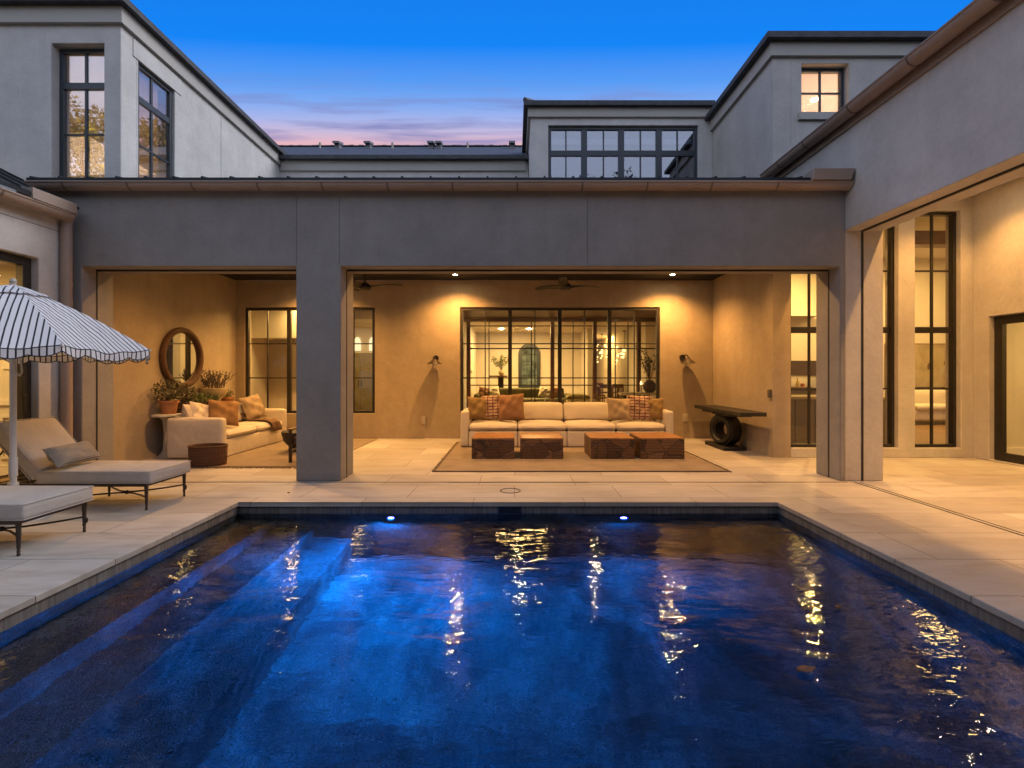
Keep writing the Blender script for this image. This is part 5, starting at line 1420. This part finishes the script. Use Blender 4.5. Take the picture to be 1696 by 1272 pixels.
simple('tall_pedestal', 'tall wooden pedestal table holding the leafy branch, by the far wall', 'table', [('top', a1, 'wood', .004), ('post', a2, 'dark_wood', .004)], (x, 17.5, 0))
def branch(name, label, x, y, z, vm, vr, hgt, rad, n, size, m, seed):
    t = anchor(name, label, 'plant', (x, y, z)); rr = random.Random(seed)
    a = MB(); a.lathe([(vr*.6,0), (vr*.95,vr*.5), (vr,vr*.9), (vr*.8,vr*1.5), (vr*.45,vr*1.75), (vr*.5,vr*1.9)], (x, y, z), 20); a.build('vase', M[vm], t)
    st = MB(); lf = MB()
    for k in range(9):
        top = Vector((x+rr.uniform(-1,1)*rad, y+rr.uniform(-1,1)*rad*.6, z+vr*1.8+hgt*rr.uniform(.55,1)))
        b = Vector((x, y, z+vr*1.7)); mid = b.lerp(top, .5)+Vector((rr.uniform(-.08,.08), 0, .08)); st.tube([b, mid, top], [.008,.006,.003], 5)
        for q in range(int(n/9)):
            c_ = b.lerp(top, rr.uniform(.35, 1.05)); lf.leaves(c_, (.07,.07,.07), 1, size, rr, 0, .4)
    st.build('stems', M['bark'], t); lf.build('foliage', M[m], t, smooth=False, weld=False)
branch('leafy_branch', 'leafy green branch in a small vase on the tall pedestal', x+.1, 17.5, 1.36, 'pale_pot', .11, .62, .42, 330, .085, 'leaf_green', 3)
a1 = MB(); a1.box(-1.549, -1.52, 16.2, 17.4, 1.45, 2.35); a2 = MB(); a2.box(-1.525, -1.515, 16.28, 17.32, 1.53, 2.27)
simple('wall_picture', 'thin dark-framed picture on the side wall near the tall pedestal', 'picture', [('frame', a1, 'dark_wood', 0), ('print', a2, 'white_paint', 0)], (-1.53, 16.8, 1.9))
a1 = MB(); a1.box(2.75, 4.0, 12.4, 12.85, .86, .93); a2 = MB(); a2.box(2.8, 2.88, 12.42, 12.83, 0, .86); a3 = MB(); a3.box(3.4, 3.48, 12.42, 12.83, 0, .86)
simple('hall_console', 'pale wooden hall console behind the right panel of the wide window', 'table', [('top', a1, 'pale_pot', .004), ('leg', a2, 'dark_wood', 0), ('leg', a3, 'dark_wood', 0)], (3.4, 12.6, 0))
branch('urn_tree', 'tall twiggy tree in a round dark urn on the hall console', (1076-852)*12.6/801, 12.6, .93, 'dark_basket', .17, .95, .34, 330, .075, 'leaf_red', 4)
a1 = MB(); a1.cyl((3.30, 12.6, .93), (3.30, 12.6, 1.13), .03, n=12); a2 = MB(); a2.lathe([(.02,0), (.03,.04), (.004,.10)], (3.30, 12.6, 1.13), 10)
ML = emit('flame', (1.0,.62,.2), 5); M['flame'] = ML
simple('table_candle', 'glowing candle lamp on the hall console beside the urn', 'candle', [('candle', a1, 'linen_pillow', 0), ('flame', a2, 'flame', 0)], (3.30, 12.6, .93))
# dining room
dy = 19.5
a1 = MB(); a1.box(3.3, 4.3, dy, dy+1.6, .86, .92); 
lg = []
for (x, y) in ((3.4, dy+.1), (4.2, dy+.1), (3.4, dy+1.5), (4.2, dy+1.5)):
    q = MB(); q.box(x-.04, x+.04, y-.04, y+.04, 0, .86); lg.append(('leg', q, 'wood', 0))
simple('dining_table', 'wooden dining table under the lit chandeliers', 'table', [('top', a1, 'wood', .004)]+lg, (3.8, dy+.8, 0))
dc = thing('dining_chair', 'wooden dining chair, nearest the timber post', 'chair', (3.55, 18.9, 0), 0, 'dining chairs')
for (x, y, h) in ((-.2, 0, 1.02), (.2, 0, 1.02), (-.2, .42, .45), (.2, .42, .45)):
    a = MB(); a.box(x-.022, x+.022, y-.022, y+.022, 0, h); a.build('leg', M['wood'], dc, world=False)
a = MB(); a.box(-.23, .23, -.03, .45, .451, .50); a.build('seat', M['wood'], dc, world=False)
a = MB(); a.box(-.178, .178, -.018, .012, .85, 1.02); a.box(-.178, .178, -.016, .010, .66, .72); a.build('backrest', M['wood'], dc, world=False)
dup(dc, 'wooden dining chair, second from the timber post', (4.05, 18.9, 0))
dup(dc, 'wooden dining chair at the far side of the dining table', (3.75, 21.7, 0), R(180))
def chandelier(x, y, z, seed, label):
    t = anchor('chandelier', label, 'chandelier', (x, y, 3.12), 'chandeliers'); rr = random.Random(seed)
    a = MB(); a.cyl((x, y, 3.12), (x, y, z), .012, n=8); a.cyl((x, y, 3.12), (x, y, 3.08), .06, n=12); a.build('stem', M['bronze'], t)
    a = MB()
    for k in range(34):
        p = Vector((rr.uniform(-1,1), rr.uniform(-1,1), rr.uniform(-1,1)))
        p = Vector((p.x*.34, p.y*.34, p.z*.40)); a.sphere(Vector((x, y, z-.15))+p, rr.uniform(.03,.05), 8)
    a.build('globe_cluster', M['globe'], t)
chandelier((997-852)*20.5/801, 20.5, 2.45, 1, 'glowing cluster chandelier close behind the timber post')
chandelier((1034-852)*19.0/801, 19.0, 2.35, 2, 'glowing cluster chandelier nearest the urn tree')

# white pouf at the porch edge of the picture
a1 = MB(); a1.rbox(6.92, 7.5, 6.08, 6.6, .0, .46, .16, 10, (0,0,.03)); M['boucle'] = mat('boucle', (.62,.58,.52), .95, .1, 12, .8, 60)
tag(a1.build('white_pouf', M['boucle']), 'pale textured pouf by the glazed door of the porch, cut by the picture edge', 'pouf')

# ------------------------------------------------------------------ fallen leaves
for (px, py, z, L, an, lb) in ((1388, 1008, -.124, .06, 30, 'orange brown leaf floating on the pool near the right edge'), (1335, 1112, -.122, .11, 10, 'dark curled leaf clump floating in the pool below the lamp glints'), (478, 817, .004, .03, 40, 'tiny dark leaf on the paving in front of the pillar')):
    y = (1.4-z)*801/(py-620); x = (px-852)*y/801
    a = MB(); n = 8
    vs = []; fs = []
    for i in range(n+1):
        q = i/n; w_ = L*.24*math.sin(math.pi*min(q*1.05, 1))**.8+.001
        for s_ in (-1, 0, 1): vs.append((L*(q-.5), w_*s_, .012*(q-.5)**2+abs(s_)*.012+.002))
    for i in range(n):
        for s_ in (0, 1): fs.append((i*3+s_, (i+1)*3+s_, (i+1)*3+s_+1, i*3+s_+1))
    a.add(vs, fs); o = a.build('fallen_leaf', M['leaf_dead']); o.location = (x, y, z); o.rotation_euler = (0, 0, R(an))
    so = o.modifiers.new('solid', 'SOLIDIFY'); so.thickness = .002
    tag(o, lb, 'leaf')

# ------------------------------------------------------------------ trees that the upper windows mirror
def tree(label, x, y, h, cr, n, size, seed):
    t = anchor('garden_tree', label, 'tree', (x, y, -.3)); rr = random.Random(seed)
    a = MB(); a.tube([(x, y, -.3), (x+.1, y, h*.25), (x-.1, y+.1, h*.45), (x, y, h*.8)], [.24,.18,.13,.04], 8)
    for k in range(9):
        an = rr.uniform(0, 6.28); b = Vector((x, y, h*rr.uniform(.3,.6))); e_ = b+Vector((math.cos(an)*cr*.8, math.sin(an)*cr*.8, h*rr.uniform(.15,.35)))
        a.tube([b, b.lerp(e_, .5)+Vector((0,0,.2)), e_], [.09,.06,.02], 6)
    a.build('trunk', M['bark'], t)
    lf = MB()
    for k in range(46):
        an = rr.uniform(0, 6.28); r_ = cr*math.sqrt(rr.uniform(.05,1)); zz = h*rr.uniform(.40,1.0)
        f_ = 1-((zz/h-.65)/.45)**2
        lf.leaves((x+math.cos(an)*r_*max(.3,f_), y+math.sin(an)*r_*max(.3,f_), zz), (cr*.25,)*3, n, size, rr, .2, .5)
    lf.build('crown', M['leaf_tree'], t, smooth=False, weld=False)
tree('tall tree standing behind the camera, mirrored gold in the upper corner window', -18.4, -6, 12.4, 3.8, 240, .2, 1)
tree('bushy tree behind the camera, mirrored low in the dormer windows', 4.0, -14, 15.6, 3.0, 45, .32, 2)
tree('slim tree behind the camera, mirrored at the end of the dormer windows', 8.6, -17, 17.5, 2.8, 45, .32, 3)
tree('tree far behind the house, mirrored in the side window of the upper storey', 13.5, 34, 19.0, 3.8, 60, .42, 4)
lamp('tree_uplight', 'SPOT', (-14.0, -3.5, 0), 70000, (1.0, .62, .16), Vector((-4.4, -2.5, 8.5)).to_track_quat('-Z', 'Y').to_euler(), spot_size=R(80), spot_blend=.5, shadow_soft_size=.1)
lamp('tree_uplight', 'SPOT', (11.5, 30.0, 1), 30000, (1.0, .62, .16), Vector((2, 4, 13)).to_track_quat('-Z', 'Y').to_euler(), spot_size=R(80), spot_blend=.5, shadow_soft_size=.1)

# unseen hedge mass added behind the camera to block low sky light
hd = anchor('sky_block_hedge', 'added unseen hedge mass behind the camera that blocks low sky', 'hedge', (0, -7.5, -.3)); rr = random.Random(9)
hb = MB()
for k in range(34):
    x = -17+k*1.03; hb.rbox(x-.7, x+.7, -8.6+rr.uniform(-.2,.2), -7.0+rr.uniform(-.2,.2), -.3, 9.0+rr.uniform(-.6,.5), .4, 6)
hb.build('core', mat('sky_block_core', (.03,.04,.018), .9, .4, 3), hd)
lf = MB()
for k in range(220): lf.leaves((rr.uniform(-17,17), -6.9, rr.uniform(0,9.2)), (.6,.3,.6), 14, .22, rr, .1, .5)
lf.build('foliage', M['leaf_tree'], hd, smooth=False, weld=False)
